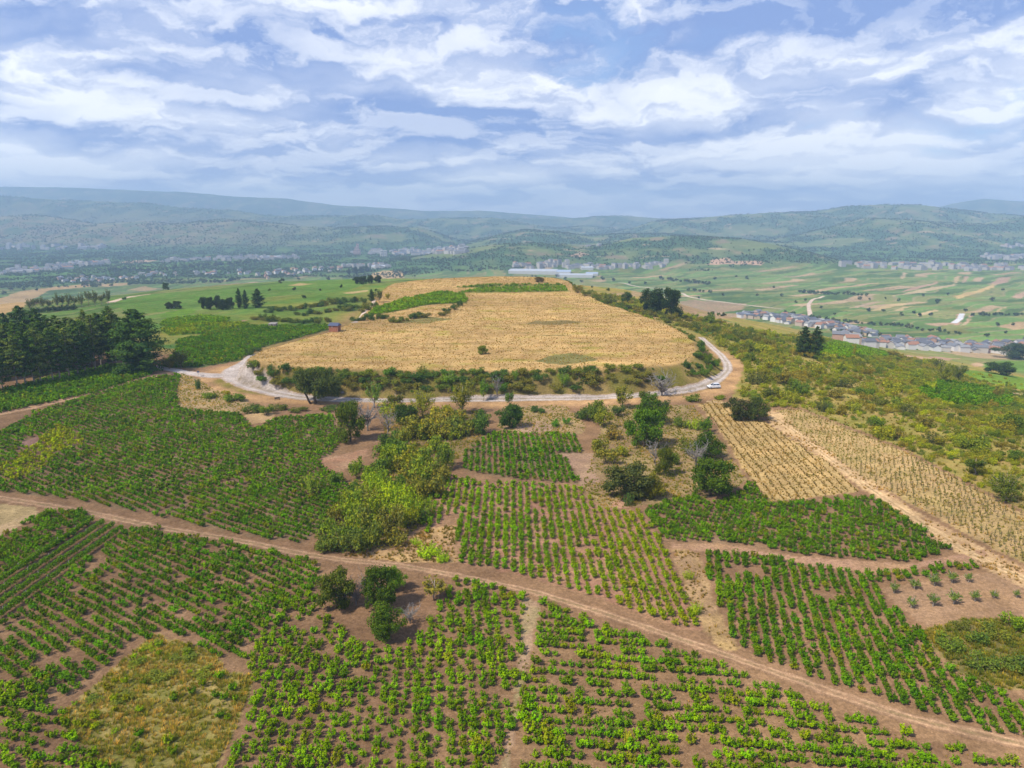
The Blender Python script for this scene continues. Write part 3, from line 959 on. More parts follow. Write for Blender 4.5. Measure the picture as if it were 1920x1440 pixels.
ribbon("road", [(1788, 606), (1800, 598), (1804, 588)], [12, 11, 10], ((0.42, 0.42, 0.44), (0.5, 0.5, 0.5), (0.4, 0.3, 0.2)), 0.3, 9, False, label="grey asphalt road among the far parcels")
ribbon("track", [(1280, 550), (1290, 556), (1320, 562), (1400, 572), (1470, 580)], [9, 8, 7], ((0.44, 0.36, 0.28), (0.5, 0.4, 0.32), (0.4, 0.3, 0.2)), 0.3, 10, False, label="pale valley lane behind the twin dark trees")
ribbon("track", [(1160, 530), (1200, 538), (1260, 543)], [9, 8], ((0.42, 0.36, 0.28), (0.5, 0.4, 0.32), (0.4, 0.3, 0.2)), 0.3, 11, False, label="thin pale lane crossing the green valley")
ribbon("track", [(205, 568), (230, 560), (250, 556), (280, 552)], [8, 7], ((0.46, 0.34, 0.24), (0.5, 0.4, 0.3), (0.36, 0.28, 0.15)), 0.3, 12, False, label="pale lane passing the poplar grove")

# ---------------------------------------------------------------- leaf-built plants


def unit(v):
    return v / (np.linalg.norm(v, axis=-1, keepdims=True) + 1e-9)


def leaves(name, pos, out, size, mat, spread=0.8, up=0.25, aspect=0.7, g=None, lvbase=None):
    g = g or rng
    n = len(pos)
    nrm = unit(unit(out) + g.normal(0, spread * 0.6, (n, 3)) + np.array([0, 0, up]))
    ref = g.normal(0, 1, (n, 3))
    a = unit(np.cross(nrm, ref))
    b = np.cross(nrm, a)
    s = np.broadcast_to(np.asarray(size, float), (n,))[:, None] * g.uniform(0.7, 1.3, (n, 1)) * 0.5
    V = np.stack([pos - a * s, pos - b * s * aspect, pos + a * s, pos + b * s * aspect], 1)
    lv = g.uniform(0, 1, n) if lvbase is None else np.clip(lvbase + g.normal(0, 0.22, n), 0, 1)
    return quads_mesh(name, V, mat, lv)


def tube_tree(paths, mat, name, sides=6):
    """paths: list of (points (k,3), radii (k,)) tapered limbs in one mesh"""
    V, F = [], []
    for P, rr in paths:
        P = np.asarray(P, float)
        k = len(P)
        T = unit(np.gradient(P, axis=0))
        ref = np.array([1.0, 0.13, 0.07]) if abs(T[0][0]) < 0.9 else np.array([0, 1.0, 0])
        base = len(V)
        for i in range(k):
            a = unit(np.cross(T[i], ref))
            b = np.cross(T[i], a)
            for j in range(sides):
                t = 2 * math.pi * j / sides
                V.append(P[i] + (a * math.cos(t) + b * math.sin(t)) * rr[i])
        for i in range(k - 1):
            for j in range(sides):
                F.append((base + i * sides + j, base + i * sides + (j + 1) % sides, base + (i + 1) * sides + (j + 1) % sides, base + (i + 1) * sides + j))
        F.append(tuple(base + j for j in range(sides))[::-1])
        F.append(tuple(base + (k - 1) * sides + j for j in range(sides)))
    return mesh_from(name, V, F, mat, True)


def limb(a, b, r0, r1, g, wob=0.08, k=5):
    a, b = np.asarray(a, float), np.asarray(b, float)
    t = np.linspace(0, 1, k)[:, None]
    L = np.linalg.norm(b - a)
    P = a + (b - a) * t + g.normal(0, wob * L, (k, 3)) * np.sin(math.pi * t)
    return P, np.linspace(r0, r1, k)


def shell_points(g, c, r, n, inner=0.55):
    d = unit(g.normal(0, 1, (n, 3)))
    rad = g.uniform(inner, 1.0, (n, 1)) ** 0.6
    return c + d * rad * r, d


def lobed_crown(g, lobes, per, leaf, mat, name, inner=0.5, spread=0.8, up=0.3, zmin=None):
    P, O, L = [], [], []
    for c, r in lobes:
        c, r = np.asarray(c, float), np.asarray(r, float)
        n = int(per * (r.prod() ** (2 / 3)))
        p, d = shell_points(g, c, r, n, inner)
        # leaf clumps: pull some leaves towards a few tips so that the outline breaks up
        tips, td = shell_points(g, c, r * 1.08, max(6, n // 14), 0.9)
        k = g.integers(0, len(tips), n)
        pull = g.uniform(0.25, 0.85, (n, 1))
        p = p * (1 - pull) + tips[k] * pull + g.normal(0, leaf * 0.5, (n, 3))
        P.append(p)
        O.append(d)
        L.append(np.full(n, 0) + g.uniform(0.25, 0.75, len(tips))[k])
    P, O, L = np.concatenate(P), np.concatenate(O), np.concatenate(L)
    if zmin is not None:
        ok = P[:, 2] > zmin
        P, O, L = P[ok], O[ok], L[ok]
    return leaves(name, P, O, leaf, mat, spread, up, g=g, lvbase=L)


def two(me):
    """copy of a leaf mesh for scattered (instanced) use"""
    c = me.copy()
    c.materials.clear()
    c.materials.append(M_LEAF_I)
    return c


# --- grape vine: a gnarled stump and a goblet of leafy canes
def vine_mesh(seed, n_shoot, per, leaf, R0=0.58, H=1.05):
    g = np.random.default_rng(seed)
    P, O, L = [], [], []
    for i in range(n_shoot):
        az = g.uniform(0, 2 * math.pi)
        rr = R0 * math.sqrt(g.uniform(0.02, 1))
        h = H * g.uniform(0.65, 1.12) * (1.0 - 0.3 * (rr / R0) ** 2)
        tip = np.array([math.cos(az) * rr * g.uniform(0.9, 1.25), math.sin(az) * rr * g.uniform(0.9, 1.25), h])
        root = np.array([math.cos(az) * 0.15, math.sin(az) * 0.15, 0.38])
        mid = (root + tip) / 2 + np.array([math.cos(az), math.sin(az), 0.3]) * 0.18
        t = g.uniform(0.05, 1, per)[:, None]
        p = (1 - t) ** 2 * root + 2 * t * (1 - t) * mid + t * t * tip
        p = p + g.normal(0, 0.085, (per, 3)) * (1.25 - 0.8 * t)
        p[:, 2] = np.maximum(p[:, 2], 0.1)
        P.append(p)
        O.append(np.tile(np.array([math.cos(az), math.sin(az), 0.9]), (per, 1)))
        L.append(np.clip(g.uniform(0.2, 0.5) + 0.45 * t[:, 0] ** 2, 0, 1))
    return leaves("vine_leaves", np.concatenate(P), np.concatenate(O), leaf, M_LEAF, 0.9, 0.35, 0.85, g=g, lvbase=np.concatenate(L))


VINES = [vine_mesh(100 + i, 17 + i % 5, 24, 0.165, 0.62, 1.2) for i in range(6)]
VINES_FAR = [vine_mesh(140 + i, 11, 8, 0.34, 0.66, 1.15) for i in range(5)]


def stump_mesh():
    g = np.random.default_rng(5)
    paths = [limb((0, 0, -0.1), (0.05, 0.02, 0.42), 0.075, 0.06, g, 0.1)]
    for k in range(4):
        a = k * 1.57 + 0.4
        paths.append(limb((0.05, 0.02, 0.38), (math.cos(a) * 0.25, math.sin(a) * 0.25, 0.62), 0.045, 0.02, g))
    return tube_tree(paths, M_BARK, "vine_trunk", 5)


STUMP = stump_mesh()


# --- trees (built at their nominal size in metres, scaled when placed)
class Proto:
    def __init__(self, crown, trunk, h, w):
        self.crown, self.trunk, self.h, self.w = crown, trunk, h, w
        self.crown_i = None


def dome_tree(seed, H=7.0, W=8.0, n=26, leaf=0.32, per=250, low=0.08, name="crown"):
    """dense rounded chestnut-like crown almost to the ground"""
    g = np.random.default_rng(seed)
    lobes = [((0, 0, H * 0.50), (W * 0.30, W * 0.30, H * 0.38))]
    for i in range(n):
        a = g.uniform(0, 2 * math.pi)
        e = g.uniform(-0.85, 1.0)
        r = math.cos(e * 1.15)
        q = g.uniform(0.30, 0.42)
        c = (math.cos(a) * r * W * q, math.sin(a) * r * W * q, H * 0.47 + math.sin(e * 1.35) * H * g.uniform(0.30, 0.42))
        s = g.uniform(0.08, 0.18) * W
        lobes.append((c, (s, s, s * g.uniform(0.7, 1.0))))
    crown = lobed_crown(g, lobes, per, leaf, M_LEAF, name, 0.6, zmin=H * low * 0.5)
    paths = [limb((0, 0, -0.3), (0.1, 0, H * 0.5), 0.28, 0.16, g)]
    for k in range(6):
        a = k * 1.05 + g.uniform(0, 0.5)
        paths.append(limb((0.05, 0, H * g.uniform(0.2, 0.4)), (math.cos(a) * W * 0.33, math.sin(a) * W * 0.33, H * g.uniform(0.5, 0.8)), 0.12, 0.03, g))
    return Proto(crown, tube_tree(paths, M_BARK, "trunk"), H, W)


def oak_tree(seed, H=10.0, W=14.0, leaf=0.36, per=170):
    """uneven open crown on spreading limbs"""
    g = np.random.default_rng(seed)
    lobes, paths = [], []
    paths.append(limb((0, 0, -0.4), (0.3, 0.1, H * 0.32), 0.38, 0.3, g, 0.05))
    paths.append(limb((-0.6, 0, -0.4), (-W * 0.2, 0.2, H * 0.42), 0.3, 0.18, g, 0.06))
    for k in range(13):
        a = k * 2.4 + g.uniform(-0.3, 0.3)
        rr = W * 0.5 * math.sqrt(g.uniform(0.05, 0.75))
        top = H * (0.9 - 0.45 * (rr / (W * 0.5)) ** 1.5) * g.uniform(0.85, 1.05)
        c = np.array([math.cos(a) * rr, math.sin(a) * rr, top * 0.9])
        s = g.uniform(0.10, 0.17) * W
        lobes.append((c, (s, s, s * 0.75)))
        lobes.append((c * np.array([0.9, 0.9, 0.62]), (s * 0.8, s * 0.8, s * 0.7)))
        paths.append(limb((0.3, 0.1, H * 0.3), c, 0.2, 0.04, g, 0.07))
    crown = lobed_crown(g, lobes, per, leaf, M_LEAF, "crown", 0.45)
    return Proto(crown, tube_tree(paths, M_BARK, "trunk"), H, W)


def pine_tree(seed, H=20.0, W=7.0, bare=0.3, leaf=0.55, nb=46, dens=34, bark=None, layered=1.0):
    """tall pine: bare lower stem, whorls of drooping branches with needle clumps, ragged top"""
    g = np.random.default_rng(seed)
    P, O, L = [], [], []
    paths = [limb((0, 0, -0.5), (g.normal(0, 0.3), g.normal(0, 0.3), H * 0.97), 0.28, 0.04, g, 0.012, 8)]
    for i in range(nb):
        f = bare + (1 - bare) * (i + g.uniform(0, 1)) / nb
        z = H * f
        prof = math.sin(math.pi * min(1, (f - bare) / (1 - bare) * 0.72 + 0.26)) ** 0.8
        Lb = W * 0.5 * prof * g.uniform(0.55, 1.12)
        a = i * 2.399 + g.uniform(-0.5, 0.5)
        tip = np.array([math.cos(a) * Lb, math.sin(a) * Lb, z + Lb * g.uniform(-0.12, 0.28)])
        root = np.array([0, 0, z - Lb * 0.1])
        if i % 2 == 0:
            paths.append((np.array([root, (root + tip) / 2 + (0, 0, 0.15), tip]), np.array([0.07, 0.05, 0.02])))
        n = int(dens * (0.4 + Lb / (W * 0.5)))
        t = g.uniform(0.25, 1.05, n)[:, None]
        p = root + (tip - root) * t + g.normal(0, 1, (n, 3)) * np.array([0.42, 0.42, 0.22]) * (0.35 + 0.16 * Lb) * layered
        P.append(p)
        O.append(unit(p - (root + tip) / 2) + np.array([0, 0, 0.5]))
        L.append(np.full(n, g.uniform(0.2, 0.75)))
    crown = leaves("crown", np.concatenate(P), np.concatenate(O), leaf, M_LEAF, 0.9, 0.3, 0.45, g=g, lvbase=np.concatenate(L))
    return Proto(crown, tube_tree(paths, bark or M_BARK_PALE, "trunk"), H, W)


def spire_tree(seed, H=9.0, W=4.5, leaf=0.36, ns=22, per=70, bare=0.1, upright=0.75):
    """upright sprays: willow, poplar and ash saplings"""
    g = np.random.default_rng(seed)
    P, O, L = [], [], []
    paths = [limb((0, 0, -0.3), (0, 0, H * 0.7), 0.14, 0.04, g, 0.02)]
    for i in range(ns):
        a = g.uniform(0, 2 * math.pi)
        z0 = H * g.uniform(bare, 0.5)
        rr = W * 0.5 * math.sqrt(g.uniform(0.03, 1))
        zt = H * g.uniform(0.6, 1.0) * (1 - 0.35 * (rr / (W * 0.5)) ** 2)
        root = np.array([0, 0, z0])
        tip = np.array([math.cos(a) * rr, math.sin(a) * rr, zt])
        t = g.uniform(0.1, 1.0, per)[:, None]
        p = root + (tip - root) * np.concatenate([t ** upright, t ** upright, t], 1)
        p = p + g.normal(0, W * 0.06, (per, 3)) * (1.1 - 0.75 * t)
        P.append(p)
        O.append(unit(tip - root) * np.array([1, 1, 0.4]) + g.normal(0, 0.3, (per, 3)))
        L.append(np.full(per, g.uniform(0.3, 0.7)))
        if i % 2 == 0:
            paths.append((np.array([root, (root + tip) / 2, tip]), np.array([0.06, 0.04, 0.012])))
    crown = leaves("crown", np.concatenate(P), np.concatenate(O), leaf, M_LEAF, 0.9, 0.2, 0.55, g=g, lvbase=np.concatenate(L))
    return Proto(crown, tube_tree(paths, M_BARK_PALE, "trunk"), H, W)


def bush(seed, H=2.6, W=4.0, leaf=0.26, per=210, n=7, ragged=0.5):
    g = np.random.default_rng(seed)
    lobes = []
    for i in range(n):
        a = g.uniform(0, 2 * math.pi)
        rr = W * 0.34 * math.sqrt(g.uniform(0, 1))
        s = W * g.uniform(0.15, 0.26)
        c = (math.cos(a) * rr, math.sin(a) * rr, H * g.uniform(0.25, 0.7) * (1 - 0.5 * (rr / (W * 0.5)) ** 2))
        lobes.append((c, (s, s, H * g.uniform(0.26, 0.38))))
    crown = lobed_crown(g, lobes, per, leaf, M_LEAF, "foliage", 0.4, 0.9, zmin=0.03)
    paths = [limb((0, 0, -0.2), (math.cos(a) * W * 0.25, math.sin(a) * W * 0.25, H * 0.6), 0.05, 0.015, g) for a in (0.3, 1.6, 2.9, 4.1, 5.3)]
    return Proto(crown, tube_tree(paths, M_BARK, "stem", 5), H, W)


def spiky_bush(seed, H=2.2, W=3.0, leaf=0.2, ns=40, per=26):
    """broom-like bush of many upright green shoots"""
    g = np.random.default_rng(seed)
    P, O, L = [], [], []
    for i in range(ns):
        a = g.uniform(0, 2 * math.pi)
        rr = W * 0.5 * math.sqrt(g.uniform(0, 1))
        root = np.array([math.cos(a) * rr * 0.6, math.sin(a) * rr * 0.6, 0.05])
        tip = np.array([math.cos(a) * rr, math.sin(a) * rr, H * g.uniform(0.55, 1.0) * (1 - 0.3 * (2 * rr / W) ** 2)])
        t = g.uniform(0.1, 1, per)[:, None]
        P.append(root + (tip - root) * t + g.normal(0, 0.09 * W * 0.5, (per, 3)) * (1.1 - 0.7 * t))
        O.append(np.tile(np.array([math.cos(a), math.sin(a), 0.6]), (per, 1)))
        L.append(np.full(per, g.uniform(0.25, 0.75)))
    crown = leaves("foliage", np.concatenate(P), np.concatenate(O), leaf, M_LEAF, 0.9, 0.25, 0.5, g=g, lvbase=np.concatenate(L))
    paths = [limb((0, 0, -0.2), (math.cos(a) * W * 0.2, math.sin(a) * W * 0.2, H * 0.5), 0.03, 0.01, g) for a in (0.3, 2.4, 4.5)]
    return Proto(crown, tube_tree(paths, M_BARK, "stem", 5), H, W)


def dead_tree_mesh(seed, H=4.0, W=4.0, n=16):
    g = np.random.default_rng(seed)
    trunk = [limb((0, 0, -0.2), (0.1, 0.1, H * 0.45), 0.11, 0.07, g)]
    tw = []
    for i in range(n):
        a = i * 2.399
        z0 = H * g.uniform(0.1, 0.45)
        tip = np.array([math.cos(a) * W * 0.5 * g.uniform(0.5, 1), math.sin(a) * W * 0.5 * g.uniform(0.5, 1), H * g.uniform(0.45, 1)])
        P, r = limb((0.05, 0.05, z0), tip, 0.07, 0.022, g, 0.08)
        tw.append((P, r))
        for k in range(5):
            b = P[g.integers(2, 5)]
            tw.append(limb(b, b + g.normal(0, 1, 3) * np.array([0.9, 0.9, 0.6]) * W * 0.13 + (0, 0, 0.25), 0.03, 0.014, g, 0.1, 3))
    return tube_tree(trunk, M_DEAD, "trunk", 6), tube_tree(tw, M_DEAD, "branches", 4), H, W


PR = {
    "dome": [dome_tree(11), dome_tree(12, 7, 8, 30), dome_tree(13, 7.5, 8, 22)],
    "oak": [oak_tree(21)],
    "pine": [pine_tree(31, 20, 8, 0.2, 0.75, 60, 48), pine_tree(32, 21, 7.4, 0.32, 0.75, 54, 48), pine_tree(33, 19, 8.5, 0.12, 0.75, 64, 48), pine_tree(34, 20, 7.5, 0.26, 0.75, 54, 48)],
    "bigpine": [pine_tree(41, 24, 17, 0.06, 1.0, 120, 90, M_BARK, 1.35)],
    "darkpine": [pine_tree(51, 14, 9, 0.05, 0.7, 70, 70, M_BARK, 1.2), pine_tree(52, 14, 8, 0.08, 0.7, 64, 70, M_BARK, 1.2)],
    "willow": [spire_tree(61, 8, 8, 0.34, 46, 70, 0.05), spire_tree(62, 8, 7, 0.34, 40, 70, 0.05)],
    "poplar": [spire_tree(71, 10, 4.5, 0.36, 26, 60, 0.15, 0.5), spire_tree(72, 10, 4, 0.36, 24, 60, 0.2, 0.5)],
    "bush": [bush(81), bush(82, 2.8, 4, n=9), bush(83, 2.4, 4, n=6), bush(84, 2.6, 4.2, n=8)],
    "spiky": [spiky_bush(91), spiky_bush(92, 2.2, 3, ns=50), spiky_bush(93)],
    "orchard": [spire_tree(95, 2.6, 2.4, 0.17, 30, 34, 0.3, 0.7), spire_tree(96, 2.6, 2.3, 0.17, 26, 34, 0.3, 0.7)],
}
DEAD = [dead_tree_mesh(97), dead_tree_mesh(98, 4, 4, 22)]


def plant(kind, x, y, H, W, tint, name, label, cat, group=None, z=None, var=None, rot=None, part="crown"):
    p = PR[kind][rng.integers(0, len(PR[kind])) if var is None else var % len(PR[kind])]
    if z is None:
        z = float(hfast(np.array([x]), np.array([y]))[0])
    e = bpy.data.objects.new(name, None)
    e.empty_display_size = 0.5
    e.location = (x, y, z - 0.05)
    e.rotation_euler = (0, 0, rng.uniform(0, 6.28) if rot is None else rot)
    e.scale = (W / p.w, W / p.w, H / p.h)
    link(e)
    tag(e, label, cat, group)
    k_ = 1.7 if part == 'foliage' else 1.35
    obj(part, p.crown, e, color=tuple(v * k_ for v in tint))
    obj("trunk" if part == "crown" else "stem", p.trunk, e)
    return e


def plant_px(kind, px, py, hpx, wpx, tint, name, label, cat, group=None, **kw):
    x, y, z, t = ground_at([(px, py)])[0]
    return plant(kind, x, y, hpx * t / FPX * 1.04, wpx * t / FPX, tint, name, label, cat, group, z=z, **kw)


def dead_px(px, py, hpx, wpx, name, label, cat, group=None, var=0):
    x, y, z, t = ground_at([(px, py)])[0]
    tr, br, H, W = DEAD[var]
    e = bpy.data.objects.new(name, None)
    e.location = (x, y, z - 0.05)
    e.scale = (wpx * t / FPX / W,) * 2 + (hpx * t / FPX / H,)
    e.rotation_euler = (0, 0, rng.uniform(0, 6))
    link(e)
    tag(e, label, cat, group)
    obj("trunk", tr, e)
    obj("branches", br, e)
    return e


# ---------------------------------------------------------------- scattered masses (geometry nodes)
_scatter_n = [0]


def scatter(name, protos, pts, rot, scl, tint, idx, label):
    """one object of kind stuff: instances of leaf meshes on points"""
    _scatter_n[0] += 1
    coll = bpy.data.collections.new("sources_%s" % name)
    for i, me in enumerate(protos):
        o = bpy.data.objects.new("%s_source_%02d" % (name, i), me)
        coll.objects.link(o)
    n = len(pts)
    me = bpy.data.meshes.new(name)
    me.vertices.add(n)
    me.vertices.foreach_set("co", np.asarray(pts, np.float32).reshape(-1))
    a = me.attributes.new("rot", "FLOAT_VECTOR", "POINT")
    a.data.foreach_set("vector", np.asarray(rot, np.float32).reshape(-1))
    a = me.attributes.new("scl", "FLOAT_VECTOR", "POINT")
    scl = np.asarray(scl, np.float32)
    if scl.ndim == 1:
        scl = np.repeat(scl[:, None], 3, 1)
    a.data.foreach_set("vector", scl.reshape(-1))
    a = me.attributes.new("idx", "INT", "POINT")
    a.data.foreach_set("value", np.asarray(idx, np.int32))
    a = me.attributes.new("tint", "FLOAT_COLOR", "POINT")
    t4 = np.ones((n, 4), np.float32)
    t4[:, :3] = tint
    a.data.foreach_set("color", t4.reshape(-1))
    o = obj(name, me)
    tag(o, label, kind="stuff")
    ng = bpy.data.node_groups.new("scatter_%s" % name, "GeometryNodeTree")
    ng.interface.new_socket("Geometry", in_out="INPUT", socket_type="NodeSocketGeometry")
    ng.interface.new_socket("Geometry", in_out="OUTPUT", socket_type="NodeSocketGeometry")
    gi, go = ng.nodes.new("NodeGroupInput"), ng.nodes.new("NodeGroupOutput")
    ci = ng.nodes.new("GeometryNodeCollectionInfo")
    ci.inputs["Collection"].default_value = coll
    ci.inputs["Separate Children"].default_value = True
    ci.inputs["Reset Children"].default_value = True
    ip = ng.nodes.new("GeometryNodeInstanceOnPoints")
    ip.inputs["Pick Instance"].default_value = True

    def attr(nm, typ):
        k = ng.nodes.new("GeometryNodeInputNamedAttribute")
        k.data_type = typ
        k.inputs["Name"].default_value = nm
        return k.outputs["Attribute"]
    ng.links.new(gi.outputs[0], ip.inputs["Points"])
    ng.links.new(ci.outputs[0], ip.inputs["Instance"])
    ng.links.new(attr("idx", "INT"), ip.inputs["Instance Index"])
    ng.links.new(attr("rot", "FLOAT_VECTOR"), ip.inputs["Rotation"])
    ng.links.new(attr("scl", "FLOAT_VECTOR"), ip.inputs["Scale"])
    ng.links.new(ip.outputs[0], go.inputs[0])
    md = o.modifiers.new("scatter", "NODES")
    md.node_group = ng
    return o


def project(x, y, z):
    """world -> photo pixels and depth"""
    dz = z - CAM_Z
    depth = y * CP - dz * SP
    up = y * SP + dz * CP
    return 960 + FPX * x / depth, 720 - FPX * up / depth, depth


# ---------------------------------------------------------------- vineyards
def grid_fill(reg, du, dv, ang, ju=0.15, jv=0.15):
    P = WREG[reg]
    c, s = math.cos(ang), math.sin(ang)
    u = P[:, 0] * c + P[:, 1] * s
    v = -P[:, 0] * s + P[:, 1] * c
    U, V = np.meshgrid(np.arange(u.min(), u.max(), du), np.arange(v.min(), v.max(), dv))
    U = U + rng.normal(0, ju, U.shape)
    V = V + rng.normal(0, jv, V.shape) + (fbm(U / 12, V / 12, 2) * 0.4)
    x, y = (U * c - V * s).ravel(), (U * s + V * c).ravel()
    ok = in_poly(x, y, P)
    return x[ok], y[ok]


VT = {"bright": (0.19, 0.345, 0.006), "mid": (0.125, 0.262, 0.008), "dark": (0.085, 0.200, 0.010), "yellow": (0.25, 0.33, 0.010)}
vx, vy, vs_, vt, vf_ = [], [], [], [], []


def vineyard(reg, du, dv, ang, size, tint, miss=0.08, patch=0.30, tvar=0.3, tint2=None, ju=0.15, jv=0.15):
    x, y = grid_fill(reg, du, dv, ang, ju, jv)
    gap = fbm(x / 9 + 3, y / 9, 3)
    keep = (rng.uniform(0, 1, len(x)) > miss) & (gap < patch)
    x, y = x[keep], y[keep]
    s = 1.12 * size * rng.uniform(0.66, 1.25, len(x)) * (1 + 0.25 * fbm(x / 12, y / 12, 2))
    a = np.array(VT[tint])
    b = np.array(VT[tint2 or tint])
    f = np.clip(fbm(x / 15 + 7, y / 15, 3) * 1.6 + 0.45 + rng.normal(0, 0.18, len(x)), 0, 1)
    t = lerp(np.tile(a, (len(x), 1)), b, f) * rng.uniform(1 - tvar * 1.4, 1 + tvar * 1.2, (len(x), 1)) * (1 + rng.normal(0, 0.08, (len(x), 3)))
    yl = rng.uniform(0, 1, len(x)) < 0.05
    t[yl] = t[yl] * 0.5 + np.array((0.26, 0.24, 0.02)) * 0.5
    vx.append(x)
    vy.append(y)
    vs_.append(s)
    vt.append(t)
    vf_.extend([reg] * len(x))


vineyard("front_mid", 1.48, 1.42, R(5), 0.88, "bright", 0.06, 0.46, 0.22, "mid", 0.16, 0.2)
vineyard("front_right", 1.25, 2.05, R(-6), 0.98, "mid", 0.14, 0.42, 0.2, "bright", 0.12, 0.1)
vineyard("left_low", 1.2, 1.7, R(-34), 0.90, "dark", 0.09, 0.32, 0.25, "mid", 0.13, 0.1)
vineyard("corner", 1.4, 1.75, R(-12), 0.98, "mid", 0.10, 0.34, 0.25, "bright")
vineyard("left_small", 1.35, 1.45, R(-32), 0.92, "dark", 0.06, 0.30, 0.25, "mid")
vineyard("left_field", 1.15, 1.75, R(-34), 0.86, "mid", 0.05, 0.42, 0.25, "dark", 0.12, 0.08)
vineyard("left_strip", 1.15, 1.75, R(18), 1.12, "dark", 0.05, 0.5, 0.2, "mid", 0.12, 0.08)
vineyard("mid_upper", 1.55, 1.2, R(2), 0.9, "dark", 0.06, 0.42, 0.2, "mid", 0.1, 0.12)
vineyard("mid_main", 1.58, 1.18, 0.0, 0.84, "bright", 0.10, 0.44, 0.25, "mid", 0.09, 0.18)
vineyard("right_upper", 1.12, 1.75, R(-24), 0.9, "dark", 0.05, 0.42, 0.22, "mid", 0.12, 0.1)
vineyard("right_low", 1.62, 1.12, R(-14), 0.92, "dark", 0.06, 0.40, 0.22, "mid", 0.1, 0.14)
vineyard("weeds", 1.5, 1.8, R(-12), 0.8, "mid", 0.72, 0.5, 0.3, "yellow")
vineyard("fp33", 1.7, 2.0, R(20), 1.2, "dark", 0.12, 0.4, 0.25, "mid")
vineyard("fp31", 1.7, 2.2, R(20), 1.2, "mid", 0.1, 0.4, 0.25, "bright")
vineyard("yellow_spot", 1.4, 1.5, R(-30), 0.98, "yellow", 0.12, 0.5, 0.2)
vineyard("left_mesa_vines", 1.35, 1.9, R(10), 1.1, "dark", 0.05, 0.45, 0.2, "mid")
vineyard("lg1", 1.7, 1.9, R(10), 1.25, "mid", 0.1, 0.5, 0.2, "yellow")
vineyard("lg2", 1.7, 1.9, R(10), 1.25, "bright", 0.1, 0.5, 0.2, "mid")
vineyard("mesa_vines", 1.5, 1.9, R(20), 1.25, "bright", 0.06, 0.5, 0.2, "mid")
vineyard("mesa_strip", 1.5, 1.9, R(2), 1.1, "bright", 0.3, 0.25, 0.2, "mid")
vineyard("mesa_strip2", 1.5, 1.9, R(2), 1.1, "mid", 0.4, 0.15, 0.2, "dark")
vx, vy = np.concatenate(vx), np.concatenate(vy)
vs_, vt, vf_ = np.concatenate(vs_), np.concatenate(vt), np.array(vf_)
# keep the tracks and the tree glades clear
_my = (vf_ == "mid_main")
_f = (sstep(vx, 2, 26) * rng.uniform(0.2, 1.0, len(vx)))[_my]
vt[_my] = lerp(vt[_my], np.array((0.30, 0.33, 0.012)), _f * 0.75)
keep = np.ones(len(vx), bool)
for nm in ("fp40", "fp41", "fp42", "fp43", "fp44", "fp46", "fp47"):
    keep &= ~in_poly(vx, vy, WREG[nm])
keep &= ~(in_poly(vx, vy, WREG["yellow_spot"]) & (vf_ == "left_field"))
for px, py, rad in ((627, 1138, 3.4), (712, 1138, 3.6), (727, 1192, 3.6), (745, 1105, 2), (1333, 925, 4.5), (1180, 945, 1.5), (657, 822, 3.5), (588, 925, 2.2), (1165, 925, 4)):
    q = ground_at([(px, py)])[0]
    keep &= np.hypot(vx - q[0], vy - q[1]) > rad
vx, vy, vs_, vt, vf_ = vx[keep], vy[keep], vs_[keep], vt[keep], vf_[keep]
vz = hfast(vx, vy)
ppx, ppy, pdepth = project(vx, vy, vz + 0.5)
inframe = (ppx > 4) & (ppx < 1916) & (ppy > 0) & (ppy < 1432)
rank = np.where(inframe, vs_ / pdepth, 0)
near_i = np.argsort(-rank)[:300]
is_near = np.zeros(len(vx), bool)
is_near[near_i] = True
VLAB = {
    "front_mid": ("bright green bush vine in the square-planted block at the bottom centre", "bush vines at the bottom centre"),
    "front_right": ("bushy green vine in the cross rows at the bottom right, below the dirt track", "bush vines at the bottom right"),
    "left_low": ("dark green bush vine below the track, near the weedy wedge", "bush vines below the track on the left"),
    "corner": ("green bush vine in the bottom left corner beside the weedy wedge", "bush vines in the bottom left corner"),
    "right_low": ("dark green bush vine between the dirt track and the little orchard", "bush vines below the little orchard"),
}
for k, i in enumerate(near_i):
    o = obj("grape_vine", VINES[k % 6], None, (vx[i], vy[i], vz[i] - 0.03), vt[i])
    o.rotation_euler = (0, 0, rng.uniform(0, 6.28))
    s = vs_[i]
    o.scale = (s, s, s * 0.96)
    lab, grp = VLAB.get(vf_[i], ("green bush vine standing in bare brown soil near the dirt track", "bush vines by the dirt track"))
    tag(o, lab, "vine", grp)
    obj("trunk", STUMP, o)
ii = np.nonzero(~is_near)[0]
farv = pdepth[ii] > 170
idx = np.where(farv, 6 + rng.integers(0, 5, len(ii)), rng.integers(0, 6, len(ii)))
rot = np.zeros((len(ii), 3))
rot[:, 2] = rng.uniform(0, 6.28, len(ii))
scatter("grape_vines", [two(m) for m in VINES] + [two(m) for m in VINES_FAR], np.stack([vx[ii], vy[ii], vz[ii] - 0.03], -1), rot, vs_[ii], vt[ii], idx,
        "thousands of green bush vines filling the vineyard blocks")
import time as _t
print("vines", len(vx))

